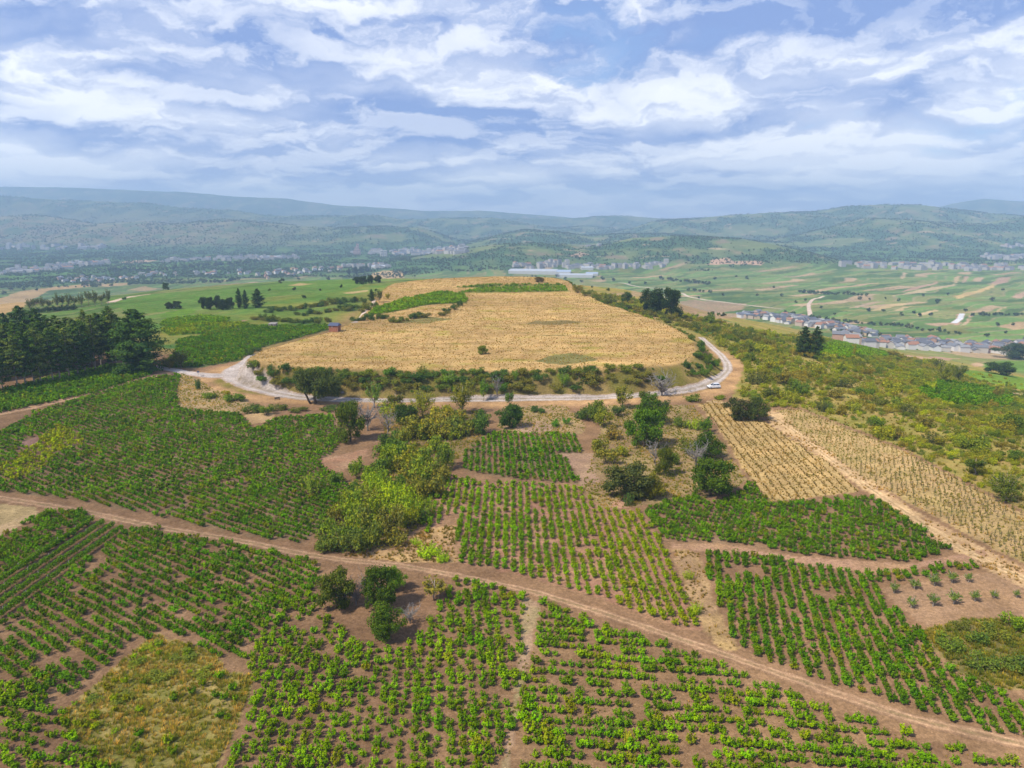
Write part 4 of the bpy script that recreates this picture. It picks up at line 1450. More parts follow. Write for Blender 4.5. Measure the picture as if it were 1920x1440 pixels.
# trellised rows on the left
for k, (a, b) in enumerate([((175, 978), (-70, 1142)), ((195, 984), (-70, 1162)), ((213, 989), (-70, 1186)), ((230, 994), (-70, 1210))]):
    L = wline([a, b], 12)[:, :3]
    e = bpy.data.objects.new("vine_row", None)
    e.location = L[0]
    link(e)
    tag(e, ["trellised vine row nearest the small dark vineyard, first of four", "second trellised vine row of four on the left edge", "third trellised vine row of four on the left edge",
            "fourth trellised vine row, next to the large dark vineyard"][k], "vine row", "trellised vine rows")
    seg = np.r_[0, np.cumsum(np.hypot(*np.diff(L[:, :2], axis=0).T))]
    n = int(seg[-1] * 170)
    s = rng.uniform(0, seg[-1], n)
    c = np.stack([np.interp(s, seg, L[:, i]) for i in range(3)], -1)
    dirv = unit(L[-1] - L[0])
    side = np.array([-dirv[1], dirv[0], 0])
    bul = 0.8 + 0.25 * pnoise(s / 1.1, np.full(n, k + 0.5))
    w = rng.normal(0, 0.27, n) * bul
    hgt = 0.35 + np.abs(rng.beta(1.6, 1.3, n)) * 1.35 * bul
    p = c + side * w[:, None] + np.array([0, 0, 1]) * hgt[:, None]
    me = leaves("foliage", p - L[0], side * np.sign(w)[:, None] + np.array([0, 0, 0.6]), 0.23, M_LEAF, 0.9, 0.3, 0.85)
    obj("foliage", me, e, color=(0.13, 0.27, 0.012))
    pv = mesh_from("post", [(x * 0.04, y * 0.04, z) for z in (-0.2, 1.65) for x, y in ((-1, -1), (1, -1), (1, 1), (-1, 1))],
                   [(0, 1, 2, 3), (4, 5, 6, 7), (0, 1, 5, 4), (1, 2, 6, 5), (2, 3, 7, 6), (3, 0, 4, 7)], M_BARK_PALE) if k == 0 else pv
    for q in np.arange(0.3, seg[-1], 5.5):
        obj("post", pv, e, loc=[np.interp(q, seg, L[:, i]) - L[0][i] for i in range(3)])
    wv_, wf_ = [], []
    for hz_ in (0.7, 1.15, 1.55):
        b0 = len(wv_)
        for P in L:
            for dx_, dz_ in ((-0.006, -0.006), (0.006, -0.006), (0, 0.008)):
                wv_.append(P - L[0] + side * dx_ + np.array([0, 0, hz_ + dz_]))
        for q in range(len(L) - 1):
            for j in range(3):
                wf_.append((b0 + q * 3 + j, b0 + q * 3 + (j + 1) % 3, b0 + (q + 1) * 3 + (j + 1) % 3, b0 + (q + 1) * 3 + j))
    obj("wire", mesh_from("wire", wv_, wf_, M_DEAD), e)

# young staked vines on the dry slope
_a, _b = ground_at([(1650, 905), (1860, 962)])[:, :2]
x, y = grid_fill("young", 1.25, 2.3, math.atan2(_b[1] - _a[1], _b[0] - _a[0]), 0.14, 0.08)
kp = (rng.uniform(0, 1, len(x)) > 0.14) & (fbm(x / 7, y / 7, 2) < 0.42)
x, y = x[kp], y[kp]
z = hfast(x, y)
gs = np.random.default_rng(77)
yv = leaves("young_leaves", np.concatenate([gs.normal(0, 1, (46, 3)) * (0.16, 0.16, 0.36) + (0, 0, 0.75)]), gs.normal(0, 1, (46, 3)), 0.16, M_LEAF, g=gs)
stake = mesh_from("stake", [(a * 0.03, b * 0.03, c) for c in (-0.1, 1.35) for a, b in ((-1, -1), (1, -1), (1, 1), (-1, 1))],
                  [(4, 5, 6, 7), (0, 1, 5, 4), (1, 2, 6, 5), (2, 3, 7, 6), (3, 0, 4, 7)], M_BARK)
qx, qy, qd = project(x, y, z)
vis = (qx > 0) & (qx < 1918) & (qy < 1436)
order = np.argsort(np.where(vis, qd, 1e9))[:300]
nearm = np.zeros(len(x), bool)
nearm[order] = True
ytint = lambda n: lerp(np.tile(np.array((0.11, 0.17, 0.025)), (n, 1)), np.array((0.20, 0.19, 0.04)), rng.uniform(0, 1, n)) * rng.uniform(0.7, 1.2, (n, 1))
yt = ytint(len(x))
for i in order:
    s = rng.uniform(0.7, 1.15)
    o = obj("young_vine", yv, None, (x[i], y[i], z[i]), yt[i])
    o.rotation_euler = (0, 0, rng.uniform(0, 6))
    o.scale = (s, s, s)
    tag(o, "thin young vine tied to a stake in the dry tan field on the right", "vine", "young staked vines")
    obj("stake", stake, o)
jj = np.nonzero(~nearm)[0]
rot = np.zeros((len(jj), 3))
rot[:, 2] = rng.uniform(0, 6.28, len(jj))
yv2 = quads_mesh("young_far", np.array([v.co for v in yv.vertices]).reshape(-1, 4, 3), M_LEAF_I, gs.uniform(0, 1, 46))
scatter("young_vines", [yv2], np.stack([x[jj], y[jj], z[jj]], -1), rot, rng.uniform(0.6, 1.1, len(jj)), yt[jj], np.zeros(len(jj), int), "thin young vines in the far rows of the dry tan field")
print("young", len(x))

# ---------------------------------------------------------------- trees
DK = (0.045, 0.085, 0.020)
CH = (0.075, 0.150, 0.014)
OLV = (0.115, 0.120, 0.028)
WIL = (0.185, 0.205, 0.022)
PIN = (0.058, 0.112, 0.024)
PIN2 = (0.100, 0.145, 0.040)

plant_px("oak", 590, 757, 78, 112, (0.066, 0.092, 0.030), "oak_tree", "broad grey-green oak leaning beside the gravel road at the foot of the bank", "tree", var=0, rot=0.3)
plant_px("dome", 657, 828, 76, 60, (0.075, 0.115, 0.018), "chestnut_tree", "round yellow-green tree at the corner of the large left vineyard, below the road", "tree", var=1)
plant_px("poplar", 703, 765, 58, 36, (0.12, 0.20, 0.035), "poplar_tree", "slim pale green tree beside the gravel road, next to the oak", "tree", var=0)
plant_px("poplar", 742, 772, 48, 40, OLV, "ash_tree", "small olive tree by the road between the pale poplar and the yellow willow", "tree", var=1)
plant_px("willow", 793, 782, 62, 54, WIL, "willow_tree", "yellow-green willow with upright shoots below the road", "tree", var=0)
plant_px("willow", 868, 775, 72, 56, (0.155, 0.165, 0.028), "willow_tree", "tallest olive-yellow willow in front of the road", "tree", var=1)
plant_px("poplar", 907, 752, 50, 20, (0.10, 0.20, 0.02), "poplar_tree", "narrow bright green sapling beside the road, right of the tall willow", "tree", var=0)
plant_px("dome", 955, 800, 46, 56, (0.045, 0.095, 0.022), "chestnut_tree", "low dark green tree at the top of the hollow below the road", "tree", var=2)
plant_px("poplar", 955, 768, 46, 20, (0.085, 0.16, 0.03), "poplar_tree", "thin sapling rising behind the low dark tree at the hollow", "tree", var=1)
plant_px("dome", 760, 795, 40, 46, DK, "chestnut_tree", "small dark tree among the grey dead branches below the road", "tree", var=0)
plant_px("dome", 1222, 797, 60, 62, (0.065, 0.125, 0.014), "chestnut_tree", "rear of two overlapping chestnut trees below the road bend", "tree", var=2)
plant_px("dome", 1208, 838, 74, 78, CH, "chestnut_tree", "bright domed chestnut tree standing in bare soil, front of two", "tree", var=1)
plant_px("dome", 1333, 930, 74, 90, (0.062, 0.110, 0.014), "chestnut_tree", "perfectly rounded dark chestnut at the tip of the straw field", "tree", var=1)
plant_px("dome", 1330, 862, 54, 62, (0.048, 0.092, 0.015), "chestnut_tree", "dark uneven tree above the rounded chestnut beside the straw field", "tree", var=2)
plant_px("dome", 1172, 932, 70, 100, (0.070, 0.088, 0.032), "walnut_tree", "wide grey-green tree at the head of the bright central vineyard", "tree", var=0)
plant_px("dome", 1228, 935, 50, 50, (0.135, 0.140, 0.018), "walnut_tree", "yellowish low tree leaning on the wide grey-green one", "tree", var=2)
plant_px("dome", 1245, 892, 54, 40, (0.080, 0.105, 0.016), "walnut_tree", "small yellow and dark green tree between dead branches and the rounded chestnut", "tree", var=1)
plant_px("spiky", 1178, 948, 30, 24, (0.055, 0.10, 0.03), "juniper_bush", "small dark cone-shaped bush in front of the wide grey-green tree", "bush", var=0, part="foliage")
plant_px("poplar", 1167, 765, 50, 44, (0.150, 0.165, 0.020), "ash_tree", "yellow-green small tree at the edge of the gravel road", "tree", var=0)
plant_px("dome", 627, 1142, 84, 78, (0.085, 0.115, 0.022), "fig_tree", "olive-green tree, the left one of the clump below the dirt track", "tree", var=0)
plant_px("dome", 712, 1142, 88, 74, (0.055, 0.098, 0.015), "chestnut_tree", "dark green tree, the middle one of the clump below the dirt track", "tree", var=1)
plant_px("dome", 745, 1108, 50, 42, (0.095, 0.190, 0.018), "chestnut_tree", "bright green small tree behind the clump, touching the dirt track", "tree", var=2)
plant_px("dome", 727, 1198, 78, 74, (0.068, 0.120, 0.016), "chestnut_tree", "dark green tree nearest the camera in the clump below the track", "tree", var=2)
plant_px("poplar", 815, 1125, 56, 52, (0.200, 0.190, 0.040), "almond_tree", "thin yellowish see-through tree beside the dirt track", "tree", var=1)
dead_px(668, 1135, 60, 46, "dead_tree", "pale grey dead branches between the two trees of the clump", "dead tree", var=1)
dead_px(640, 1142, 40, 40, "dead_tree", "grey fallen branches at the foot of the olive-green tree in the clump", "dead tree", var=0)
dead_px(770, 1168, 38, 44, "dead_tree", "grey twiggy dead bush at the side of the nearest tree in the clump", "dead tree", var=1)
dead_px(690, 808, 60, 60, "dead_tree", "pale bare tree in the thicket below the road", "dead tree", var=1)
dead_px(728, 815, 45, 40, "dead_tree", "grey leafless bush in the thicket next to a dark round tree", "dead tree", var=0)
dead_px(1240, 742, 46, 56, "dead_tree", "leafless grey tree at the roadside below the hill's right end", "dead tree", var=1)
dead_px(1305, 875, 50, 50, "dead_tree", "silvery bare branches against the dark tree by the straw field", "dead tree", var=1)
dead_px(1228, 872, 45, 40, "dead_tree", "thin white bare twigs in the brown glade", "dead tree", var=0)
dead_px(932, 745, 40, 24, "dead_tree", "slender bare grey tree standing at the road by the saplings", "dead tree", var=0)
plant_px("dome", 1222, 591, 54, 48, (0.026, 0.052, 0.018), "pine_tree", "left one of the twin dark trees on the right-hand slope", "tree", var=0)
plant_px("dome", 1258, 595, 54, 48, (0.026, 0.050, 0.018), "pine_tree", "right one of the twin dark trees on the right-hand slope", "tree", var=1)
plant_px("dome", 1175, 568, 22, 24, DK, "oak_tree", "small round tree left of the twin dark trees", "tree", var=0)
plant_px("darkpine", 1506, 668, 54, 30, (0.032, 0.060, 0.020), "pine_tree", "left stem of the dark pine pair in front of the village", "tree", var=1)
plant_px("darkpine", 1528, 672, 58, 30, (0.032, 0.060, 0.020), "pine_tree", "right and taller of the dark pine pair in front of the village", "tree", var=0)
plant_px("willow", 1768, 716, 42, 46, (0.140, 0.170, 0.022), "poplar_tree", "yellow-green leafy tree on the lower right slope", "tree", var=0)
plant_px("willow", 1795, 714, 38, 34, (0.085, 0.115, 0.022), "poplar_tree", "darker tree joined to the yellow-green one on the lower right slope", "tree", var=1)
plant_px("dome", 1872, 702, 26, 56, DK, "oak_tree", "dark spreading tree between the green fields at the right edge", "tree", var=0)
plant_px("dome", 1895, 672, 30, 70, (0.040, 0.072, 0.022), "oak_tree", "dark tree mass in front of the last village houses at the right", "tree", var=2)
plant_px("willow", 1885, 942, 66, 70, (0.090, 0.125, 0.022), "willow_tree", "leafy tree at the lower edge of the staked young vines", "tree", var=0)
plant_px("poplar", 1826, 892, 48, 40, (0.080, 0.120, 0.020), "ash_tree", "upright tree at the upper edge of the staked young vines", "tree", var=1)
plant_px("dome", 1385, 785, 42, 60, (0.060, 0.075, 0.028), "oak_tree", "dusky spreading tree by the upper corner of the straw field", "tree", var=0)
plant_px("dome", 1422, 790, 48, 44, (0.065, 0.095, 0.028), "oak_tree", "grey-green tree next to the dusky one by the straw field", "tree", var=2)
plant_px("willow", 340, 690, 42, 44, (0.075, 0.095, 0.025), "ash_tree", "thin olive tree beside the gravel branch by the big dark pine", "tree", var=1)
plant_px("willow", 318, 692, 30, 36, (0.135, 0.135, 0.025), "ash_tree", "yellowish bush-like tree at the gravel branch near the big dark pine", "tree", var=0)
plant_px("spiky", 372, 730, 26, 15, (0.045, 0.095, 0.030), "fir_tree", "small dark conical tree at the gravel junction", "tree", var=1, part="foliage")
plant_px("dome", 905, 664, 16, 22, (0.10, 0.13, 0.02), "mesa_bush", "lone green bush on the dry hilltop near the front edge", "bush", var=1, part="foliage")
plant_px("dome", 1011, 529, 11, 22, (0.12, 0.09, 0.035), "hilltop_bush", "brown bush on the far rim of the dry hill", "bush", var=0, part="foliage")
plant_px("willow", 727, 561, 14, 12, (0.26, 0.24, 0.015), "yellow_tree", "bright yellow small tree by the hill-top vines", "tree", var=0)
plant_px("darkpine", 697, 565, 22, 14, DK, "cypress_tree", "dark narrow tree at the head of the pale lane", "tree", var=0)
plant_px("poplar", 711, 567, 28, 20, (0.075, 0.10, 0.025), "poplar_tree", "olive tall tree beside the dark narrow one at the lane head", "tree", var=0)
plant_px("spiky", 640, 761, 11, 10, (0.03, 0.07, 0.03), "small_fir", "tiny dark round shrub at the roadside between oak and poplar", "bush", var=0, part="foliage")

# pine wood on the left
plant_px("bigpine", 262, 697, 112, 100, (0.046, 0.098, 0.025), "pine_tree", "largest dark broad pine at the right end of the pine wood", "tree", var=0, rot=1.0)
ORD = "first second third fourth fifth sixth seventh eighth ninth tenth eleventh twelfth thirteenth fourteenth fifteenth sixteenth".split()
front = [(-45, 745), (-18, 738), (8, 731), (30, 727), (47, 724), (60, 722), (80, 719), (98, 716), (112, 714), (130, 709), (148, 704), (163, 701), (178, 697), (194, 693), (210, 690), (222, 688)]
for k, (px, py) in enumerate(front):
    plant_px("pine", px + rng.uniform(-4, 4), py + rng.uniform(-2, 1), rng.uniform(86, 116), rng.uniform(38, 50), PIN if k % 3 else PIN2, "pine_tree",
             "tall bare-stemmed front-row pine of the left wood, %s from its right end" % ORD[len(front) - 1 - k], "tree", "front row of the pine wood", var=k)
for k in range(46):
    px = -55 + k * 6.2 + rng.uniform(-5, 5)
    py = np.interp(px, [-60, 0, 110, 230], [722, 712, 700, 680]) - rng.uniform(0, 16)
    plant_px("pine", px, py, rng.uniform(74, 98), rng.uniform(38, 50), PIN2 if k % 4 == 0 else PIN, "pine_tree", "pine tree deep in the left pine wood behind the front row", "tree",
             "inner trees of the pine wood", var=k + 1)
for k, (px, py, h, w) in enumerate([(45, 655, 78, 62), (72, 652, 70, 48), (15, 660, 70, 40)]):
    plant_px("darkpine", px, py, h, w, (0.034, 0.075, 0.020), "pine_tree", "dark crown overtopping the pine wood at the far left", "tree", "tall crowns behind the pine wood", var=k)
for px, py, h, w, lab in [(449, 578, 36, 13, "left and slimmest of the three dark pines beyond the vine fields"), (461, 579, 34, 13, "middle one of the three dark pines beyond the vine fields"),
                          (484, 577, 34, 24, "broad right one of the three dark pines beyond the vine fields")]:
    plant_px("darkpine", px, py, h, w, (0.026, 0.052, 0.020), "pine_tree", lab, "tree", var=0)
for k, (px, py, h, w) in enumerate([(382, 579, 24, 18), (394, 581, 24, 20), (407, 580, 27, 20), (420, 581, 22, 20), (432, 580, 22, 18)]):
    plant_px("dome", px, py, h, w, (0.033, 0.058, 0.024), "oak_tree", "dark rounded tree in the copse left of the three pines", "tree", "copse left of the three pines", var=k)
for k, (px, py, h, w) in enumerate([(318, 579, 14, 18), (332, 579, 15, 20)]):
    plant_px("dome", px, py, h, w, (0.045, 0.068, 0.028), "oak_tree", "small dusky tree by the light green fields left of the copse", "tree", "pair of dusky trees", var=k)
for k, (px, py, h, w) in enumerate([(670, 532, 14, 18), (682, 533, 15, 18), (696, 531, 16, 18), (709, 530, 15, 16), (668, 516, 16, 8), (654, 516, 14, 8), (664, 512, 12, 12), (678, 512, 12, 14), (690, 510, 12, 12)]):
    plant_px("dome", px, py, h, w, (0.033, 0.06, 0.025), "oak_tree", "dark tree in the copse left of the tan field behind the hill", "tree", "copse behind the hill", var=k)
for k in range(13):
    px = 58 + k * 12 + rng.uniform(-3, 3)
    plant_px("poplar", px, 583 - (k * 0.9) + rng.uniform(-2, 2), rng.uniform(26, 36), rng.uniform(14, 20), (0.095, 0.120, 0.045), "poplar_tree", "pale thin poplar in the grove on the plain behind the pine wood", "tree",
             "poplar grove on the plain", var=k)
for k in range(6):
    plant_px("bush", 78 + k * 12, 586 - k, 12, 18, (0.030, 0.052, 0.030), "shrub", "dark low shrub at the foot of the pale poplar grove", "bush", "shrubs under the poplars", part="foliage")
plant_px("dome", 311, 544, 14, 14, DK, "oak_tree", "single dark tree on the green plain left of the far village", "tree", var=1)
plant_px("bush", 231, 562, 7, 14, DK, "shrub", "dark bush beside the pale lane past the poplar grove", "bush", part="foliage")

# orchard
orch = [(1676, 1112, 26, 22), (1715, 1104, 24, 29), (1752, 1099, 28, 28), (1785, 1093, 28, 27), (1816, 1092, 22, 20), (1708, 1140, 28, 25), (1749, 1137, 30, 28), (1789, 1133, 32, 32), (1828, 1128, 26, 24),
        (1863, 1122, 20, 20), (1906, 1121, 19, 16)]
ol = ["back row, the one nearest the dark vine edge", "back row, second from the dark vine edge", "middle one of the back row", "back row, fourth from the dark vine edge", "smallest of the back row",
      "front row, nearest the dark vine edge", "front row, second from the dark vine edge", "largest, in the front row", "front row, fourth from the dark vine edge", "front row, fifth and small", "last and smallest of the front row"]
for k, (px, py, h, w) in enumerate(orch):
    plant_px("orchard", px, py, h, w, (0.115, 0.185, 0.045), "orchard_tree", "young grey-green fruit tree on bare soil, " + ol[k], "fruit tree", "little orchard", var=k)

# shrubs of the thicket between the vineyards (photo pixels: x, base y, height, width, kind, tint)
TH = [(775, 818, 34, 60, "bush", (0.150, 0.120, 0.030)), (815, 822, 38, 56, "bush", (0.165, 0.130, 0.030)), (858, 820, 40, 60, "bush", (0.120, 0.115, 0.028)), (892, 812, 36, 44, "bush", (0.060, 0.085, 0.025)),
      (845, 800, 30, 60, "bush", (0.170, 0.120, 0.035)), (830, 790, 30, 50, "bush", (0.19, 0.15, 0.025)), (900, 795, 26, 36, "bush", (0.07, 0.10, 0.025)), (735, 838, 30, 40, "bush", (0.055, 0.075, 0.025)), (745, 860, 30, 44, "bush", (0.110, 0.135, 0.022)),
      (770, 885, 46, 54, "bush", (0.165, 0.140, 0.022)), (735, 880, 40, 44, "bush", (0.135, 0.145, 0.022)), (805, 890, 50, 62, "bush", (0.120, 0.130, 0.025)), (832, 880, 46, 40, "bush", (0.105, 0.120, 0.025)),
      (790, 908, 44, 54, "bush", (0.145, 0.155, 0.028)), (812, 928, 44, 50, "bush", (0.150, 0.120, 0.035)), (775, 935, 40, 46, "bush", (0.150, 0.125, 0.030)),
      (705, 925, 44, 46, "spiky", (0.190, 0.215, 0.018)), (730, 950, 52, 54, "spiky", (0.205, 0.225, 0.016)), (755, 955, 48, 46, "spiky", (0.215, 0.235, 0.016)), (770, 972, 44, 40, "spiky", (0.195, 0.220, 0.018)),
      (690, 955, 40, 50, "bush", (0.150, 0.130, 0.035)), (665, 978, 50, 56, "bush", (0.145, 0.160, 0.022)), (655, 1002, 46, 54, "bush", (0.150, 0.155, 0.024)), (700, 1000, 54, 56, "bush", (0.150, 0.130, 0.032)),
      (735, 1005, 56, 50, "bush", (0.135, 0.110, 0.036)), (765, 990, 42, 40, "bush", (0.170, 0.160, 0.020)), (690, 1025, 50, 50, "bush", (0.120, 0.118, 0.030)), (640, 1030, 40, 60, "bush", (0.078, 0.090, 0.030)),
      (610, 1034, 26, 40, "bush", (0.095, 0.105, 0.03)), (665, 1038, 40, 50, "bush", (0.09, 0.095, 0.03)), (590, 925, 40, 46, "spiky", (0.120, 0.135, 0.025)), (625, 905, 24, 34, "bush", (0.10, 0.13, 0.025)),
      (1130, 800, 40, 44, "bush", (0.150, 0.135, 0.024)), (1105, 790, 34, 46, "bush", (0.075, 0.090, 0.026)), (1145, 825, 34, 40, "bush", (0.185, 0.115, 0.040)), (1120, 845, 34, 46, "bush", (0.150, 0.125, 0.030)),
      (1140, 870, 36, 50, "bush", (0.170, 0.130, 0.030)), (1165, 855, 24, 32, "bush", (0.185, 0.165, 0.025)), (1085, 785, 24, 40, "bush", (0.065, 0.085, 0.025)), (1125, 775, 28, 50, "bush", (0.095, 0.105, 0.025)), (1160, 780, 24, 34, "bush", (0.06, 0.075, 0.03)),
      (1290, 850, 34, 40, "bush", (0.110, 0.105, 0.030)), (1305, 805, 24, 36, "spiky", (0.165, 0.190, 0.022)), (1280, 800, 20, 40, "bush", (0.100, 0.110, 0.030)), (1325, 812, 34, 34, "bush", (0.065, 0.10, 0.02)), (1262, 870, 26, 30, "bush", (0.09, 0.11, 0.025)),
      (960, 775, 16, 40, "bush", (0.045, 0.075, 0.025)), (1010, 772, 12, 36, "bush", (0.055, 0.075, 0.028)), (1062, 795, 14, 20, "bush", (0.07, 0.15, 0.02)), (1042, 800, 16, 20, "bush", (0.085, 0.16, 0.02)), (1015, 775, 12, 18, "bush", (0.06, 0.10, 0.03)),
      (1205, 745, 18, 30, "bush", (0.08, 0.085, 0.03)), (1240, 765, 18, 40, "bush", (0.06, 0.07, 0.035)), (1300, 752, 14, 40, "bush", (0.10, 0.11, 0.025)), (1345, 748, 10, 30, "bush", (0.12, 0.13, 0.02)),
      (470, 775, 22, 40, "bush", (0.065, 0.085, 0.026)), (500, 778, 22, 34, "bush", (0.095, 0.120, 0.025)), (440, 752, 16, 50, "bush", (0.085, 0.115, 0.025)), (400, 745, 14, 44, "bush", (0.110, 0.130, 0.025)), (520, 770, 14, 40, "bush", (0.09, 0.09, 0.03)), (425, 742, 12, 20, "bush", (0.22, 0.17, 0.02)),
      (560, 772, 10, 40, "bush", (0.085, 0.085, 0.03)), (610, 770, 10, 40, "bush", (0.07, 0.085, 0.03)), (805, 1040, 20, 50, "spiky", (0.21, 0.26, 0.014)), (830, 1052, 22, 34, "spiky", (0.21, 0.26, 0.014)), (780, 1020, 12, 20, "spiky", (0.20, 0.24, 0.016)),
      (1290, 1085, 20, 24, "spiky", (0.20, 0.21, 0.02)), (1305, 1150, 26, 30, "spiky", (0.22, 0.24, 0.016)), (1178, 1390, 30, 26, "spiky", (0.28, 0.24, 0.02)), (1035, 1140, 16, 24, "spiky", (0.20, 0.17, 0.04)),
      (1830, 1200, 30, 60, "bush", (0.085, 0.105, 0.028)), (1870, 1195, 30, 60, "bush", (0.120, 0.115, 0.030)), (1900, 1180, 34, 50, "bush", (0.13, 0.16, 0.02)), (1780, 1215, 28, 60, "bush", (0.10, 0.12, 0.028)), (1890, 1250, 36, 70, "bush", (0.085, 0.10, 0.03)),
      (1840, 1255, 34, 70, "bush", (0.095, 0.11, 0.03)), (1800, 1180, 20, 40, "bush", (0.11, 0.10, 0.03)), (285, 1215, 26, 40, "spiky", (0.17, 0.18, 0.02)), (250, 1245, 26, 50, "bush", (0.125, 0.13, 0.028)), (340, 1235, 26, 60, "bush", (0.11, 0.115, 0.03)),
      (300, 1270, 26, 60, "bush", (0.13, 0.125, 0.03)), (385, 1265, 26, 50, "bush", (0.135, 0.13, 0.03)), (170, 1320, 26, 50, "bush", (0.12, 0.125, 0.028)), (230, 1310, 24, 50, "bush", (0.13, 0.125, 0.03)), (1460, 700, 10, 10, "bush", (0.1, 0.1, 0.03))]


def hue_word(t):
    r, g, b = t
    if g > 0.2:
        return "bright yellow-green"
    if r > g * 1.12:
        return "russet brown"
    if g < 0.09:
        return "dark green"
    if r > g * 0.95:
        return "olive brown"
    if r > 0.13:
        return "olive yellow"
    return "dull green"


def where_word(px, py):
    if px < 560 and py < 800:
        return "below the gravel junction", "bushes below the gravel junction"
    if py > 1160 and px < 500:
        return "in the weedy wedge at the lower left", "bushes in the weedy wedge"
    if px > 1740 and py > 1150:
        return "in the rough patch below the little orchard", "bushes below the orchard"
    if px < 920 and py < 830:
        return "in the upper thicket just below the road", "bushes of the upper thicket"
    if px < 860 and py < 945:
        return "in the middle of the thicket between the vineyards", "bushes of the middle thicket"
    if px < 860:
        return "at the lower end of the thicket by the dirt track", "bushes of the lower thicket"
    if px < 1180 and py < 880:
        return "beside the brown hollow under the road", "bushes by the hollow"
    if px < 1400 and py < 880:
        return "in the glade of chestnuts below the road bend", "bushes of the chestnut glade"
    return "at the edge of the bright central vineyards", "bushes at the vineyard edges"


gT = np.random.default_rng(55)
_tp = np.array(REG["thicket"], float)
_n = 0
while _n < 44:
    q_ = np.array([gT.uniform(600, 905), gT.uniform(775, 1034)])
    if in_poly(q_[:1], q_[1:], _tp)[0]:
        TH.append((q_[0], q_[1], gT.uniform(22, 40), gT.uniform(30, 52), "bush" if gT.uniform() < 0.75 else "spiky",
                   [(0.145, 0.150, 0.024), (0.120, 0.140, 0.022), (0.160, 0.135, 0.030), (0.085, 0.110, 0.024), (0.180, 0.185, 0.020), (0.150, 0.115, 0.034)][gT.integers(0, 6)]))
        _n += 1
for k, (px, py, h, w, kind, t) in enumerate(TH):
    t = (t[0] * 0.88, t[1] * 1.14, t[2] * 0.85)
    if px < 500 and py > 1160:
        h *= 0.5
    wh, grp = where_word(px, py)
    if py < 1045 and 560 < px < 920:
        h, w = h * 1.22, w * 1.22
    plant_px(kind, px, py, h, w, t, "shrub", "%s %s %s" % (hue_word(t), "broom-like bush" if kind == "spiky" else "leafy bush", wh), "bush", grp, var=k, part="foliage")

# bushes on the bank below the dry hilltop
BT = [(0.075, 0.115, 0.022), (0.055, 0.100, 0.024), (0.105, 0.130, 0.024), (0.045, 0.088, 0.024), (0.115, 0.118, 0.028), (0.060, 0.125, 0.020)]
for k in range(84):
    px = 478 + 9.2 * k + rng.uniform(-4, 4)
    row = k % 3
    py = np.interp(px, [470, 560, 700, 900, 1050, 1250], [700, 712, 716, 716, 714, 702]) + (-12, 2, 14)[row] + rng.uniform(-4, 4)
    if px > 960 and row == 2 and rng.uniform() < 0.6:
        continue
    if px > 1000 and rng.uniform() < 0.25:
        continue
    t = BT[rng.integers(0, 6)] if px < 960 or rng.uniform() < 0.5 else BT[(2, 4, 4)[k % 3]]
    plant_px("bush", px, py, rng.uniform(10, 20), rng.uniform(26, 44), t, "shrub", "%s bush on the bank between the road and the dry hilltop" % hue_word(t), "bush", "bushes on the hill bank", part="foliage")
for px, py, h, w, lab in [(1057, 727, 36, 30, "bright green upright bush on the bank above the road"), (842, 722, 26, 36, "rounded vivid green bush at the top of the bank"), (966, 715, 26, 16, "small bright sapling on the bank by the bare tree")]:
    plant_px("willow", px, py, h, w, (0.105, 0.185, 0.018), "shrub", lab, "bush", part="foliage")
for k in range(22):
    px, py = [(1310, 690), (1300, 700), (1318, 702), (1325, 695), (1308, 670), (1318, 660), (1330, 675), (1340, 685), (1312, 650), (1290, 690), (1322, 683)][k % 11]
    plant_px("bush", px + rng.uniform(-4, 4), py + rng.uniform(-3, 3), rng.uniform(9, 18), rng.uniform(14, 24), BT[(3, 5, 0, 5)[k % 4]], "shrub", "green bush at the right end of the dry hill, inside the road bend", "bush",
             "bushes inside the road bend", part="foliage")

# hedge lines on the left slope behind the hill and on the right rim
HL = [[(480, 600), (520, 603), (560, 606), (600, 607), (615, 605)], [(560, 592), (600, 588), (650, 582), (690, 576)], [(665, 600), (690, 600), (720, 598)], [(500, 585), (560, 580), (620, 570), (680, 566)], [(680, 585), (700, 575)],
      [(735, 605), (770, 598), (800, 594)], [(830, 590), (860, 575)], [(480, 660), (465, 668)]]
for line in HL:
    L = dens_poly(line, 9, False)
    for q in L:
        t = BT[rng.integers(0, 5)]
        plant_px("bush", q[0] + rng.uniform(-3, 3), q[1] + rng.uniform(-2, 2), rng.uniform(8, 15), rng.uniform(16, 28), tuple(v * 0.85 for v in t), "shrub", "dusky hedge bush on the slope left of the dry hilltop", "bush",
                 "hedge bushes left of the hilltop", part="foliage")
RL = dens_poly([(1085, 548), (1120, 562), (1160, 572), (1200, 585), (1250, 600), (1290, 612), (1330, 622), (1380, 632), (1440, 645)], 10, False)
for q in RL:
    for j in range(1):
        t = [(0.085, 0.105, 0.022), (0.120, 0.120, 0.026), (0.065, 0.090, 0.024), (0.140, 0.125, 0.026)][rng.integers(0, 4)]
        plant_px("bush", q[0] + rng.uniform(-6, 14), q[1] + rng.uniform(-3, 10) * (j + 0.3), rng.uniform(9, 17), rng.uniform(18, 30), t, "shrub", "scrub bush on the rim along the right side of the dry hill", "bush",
                 "scrub along the right rim", part="foliage")

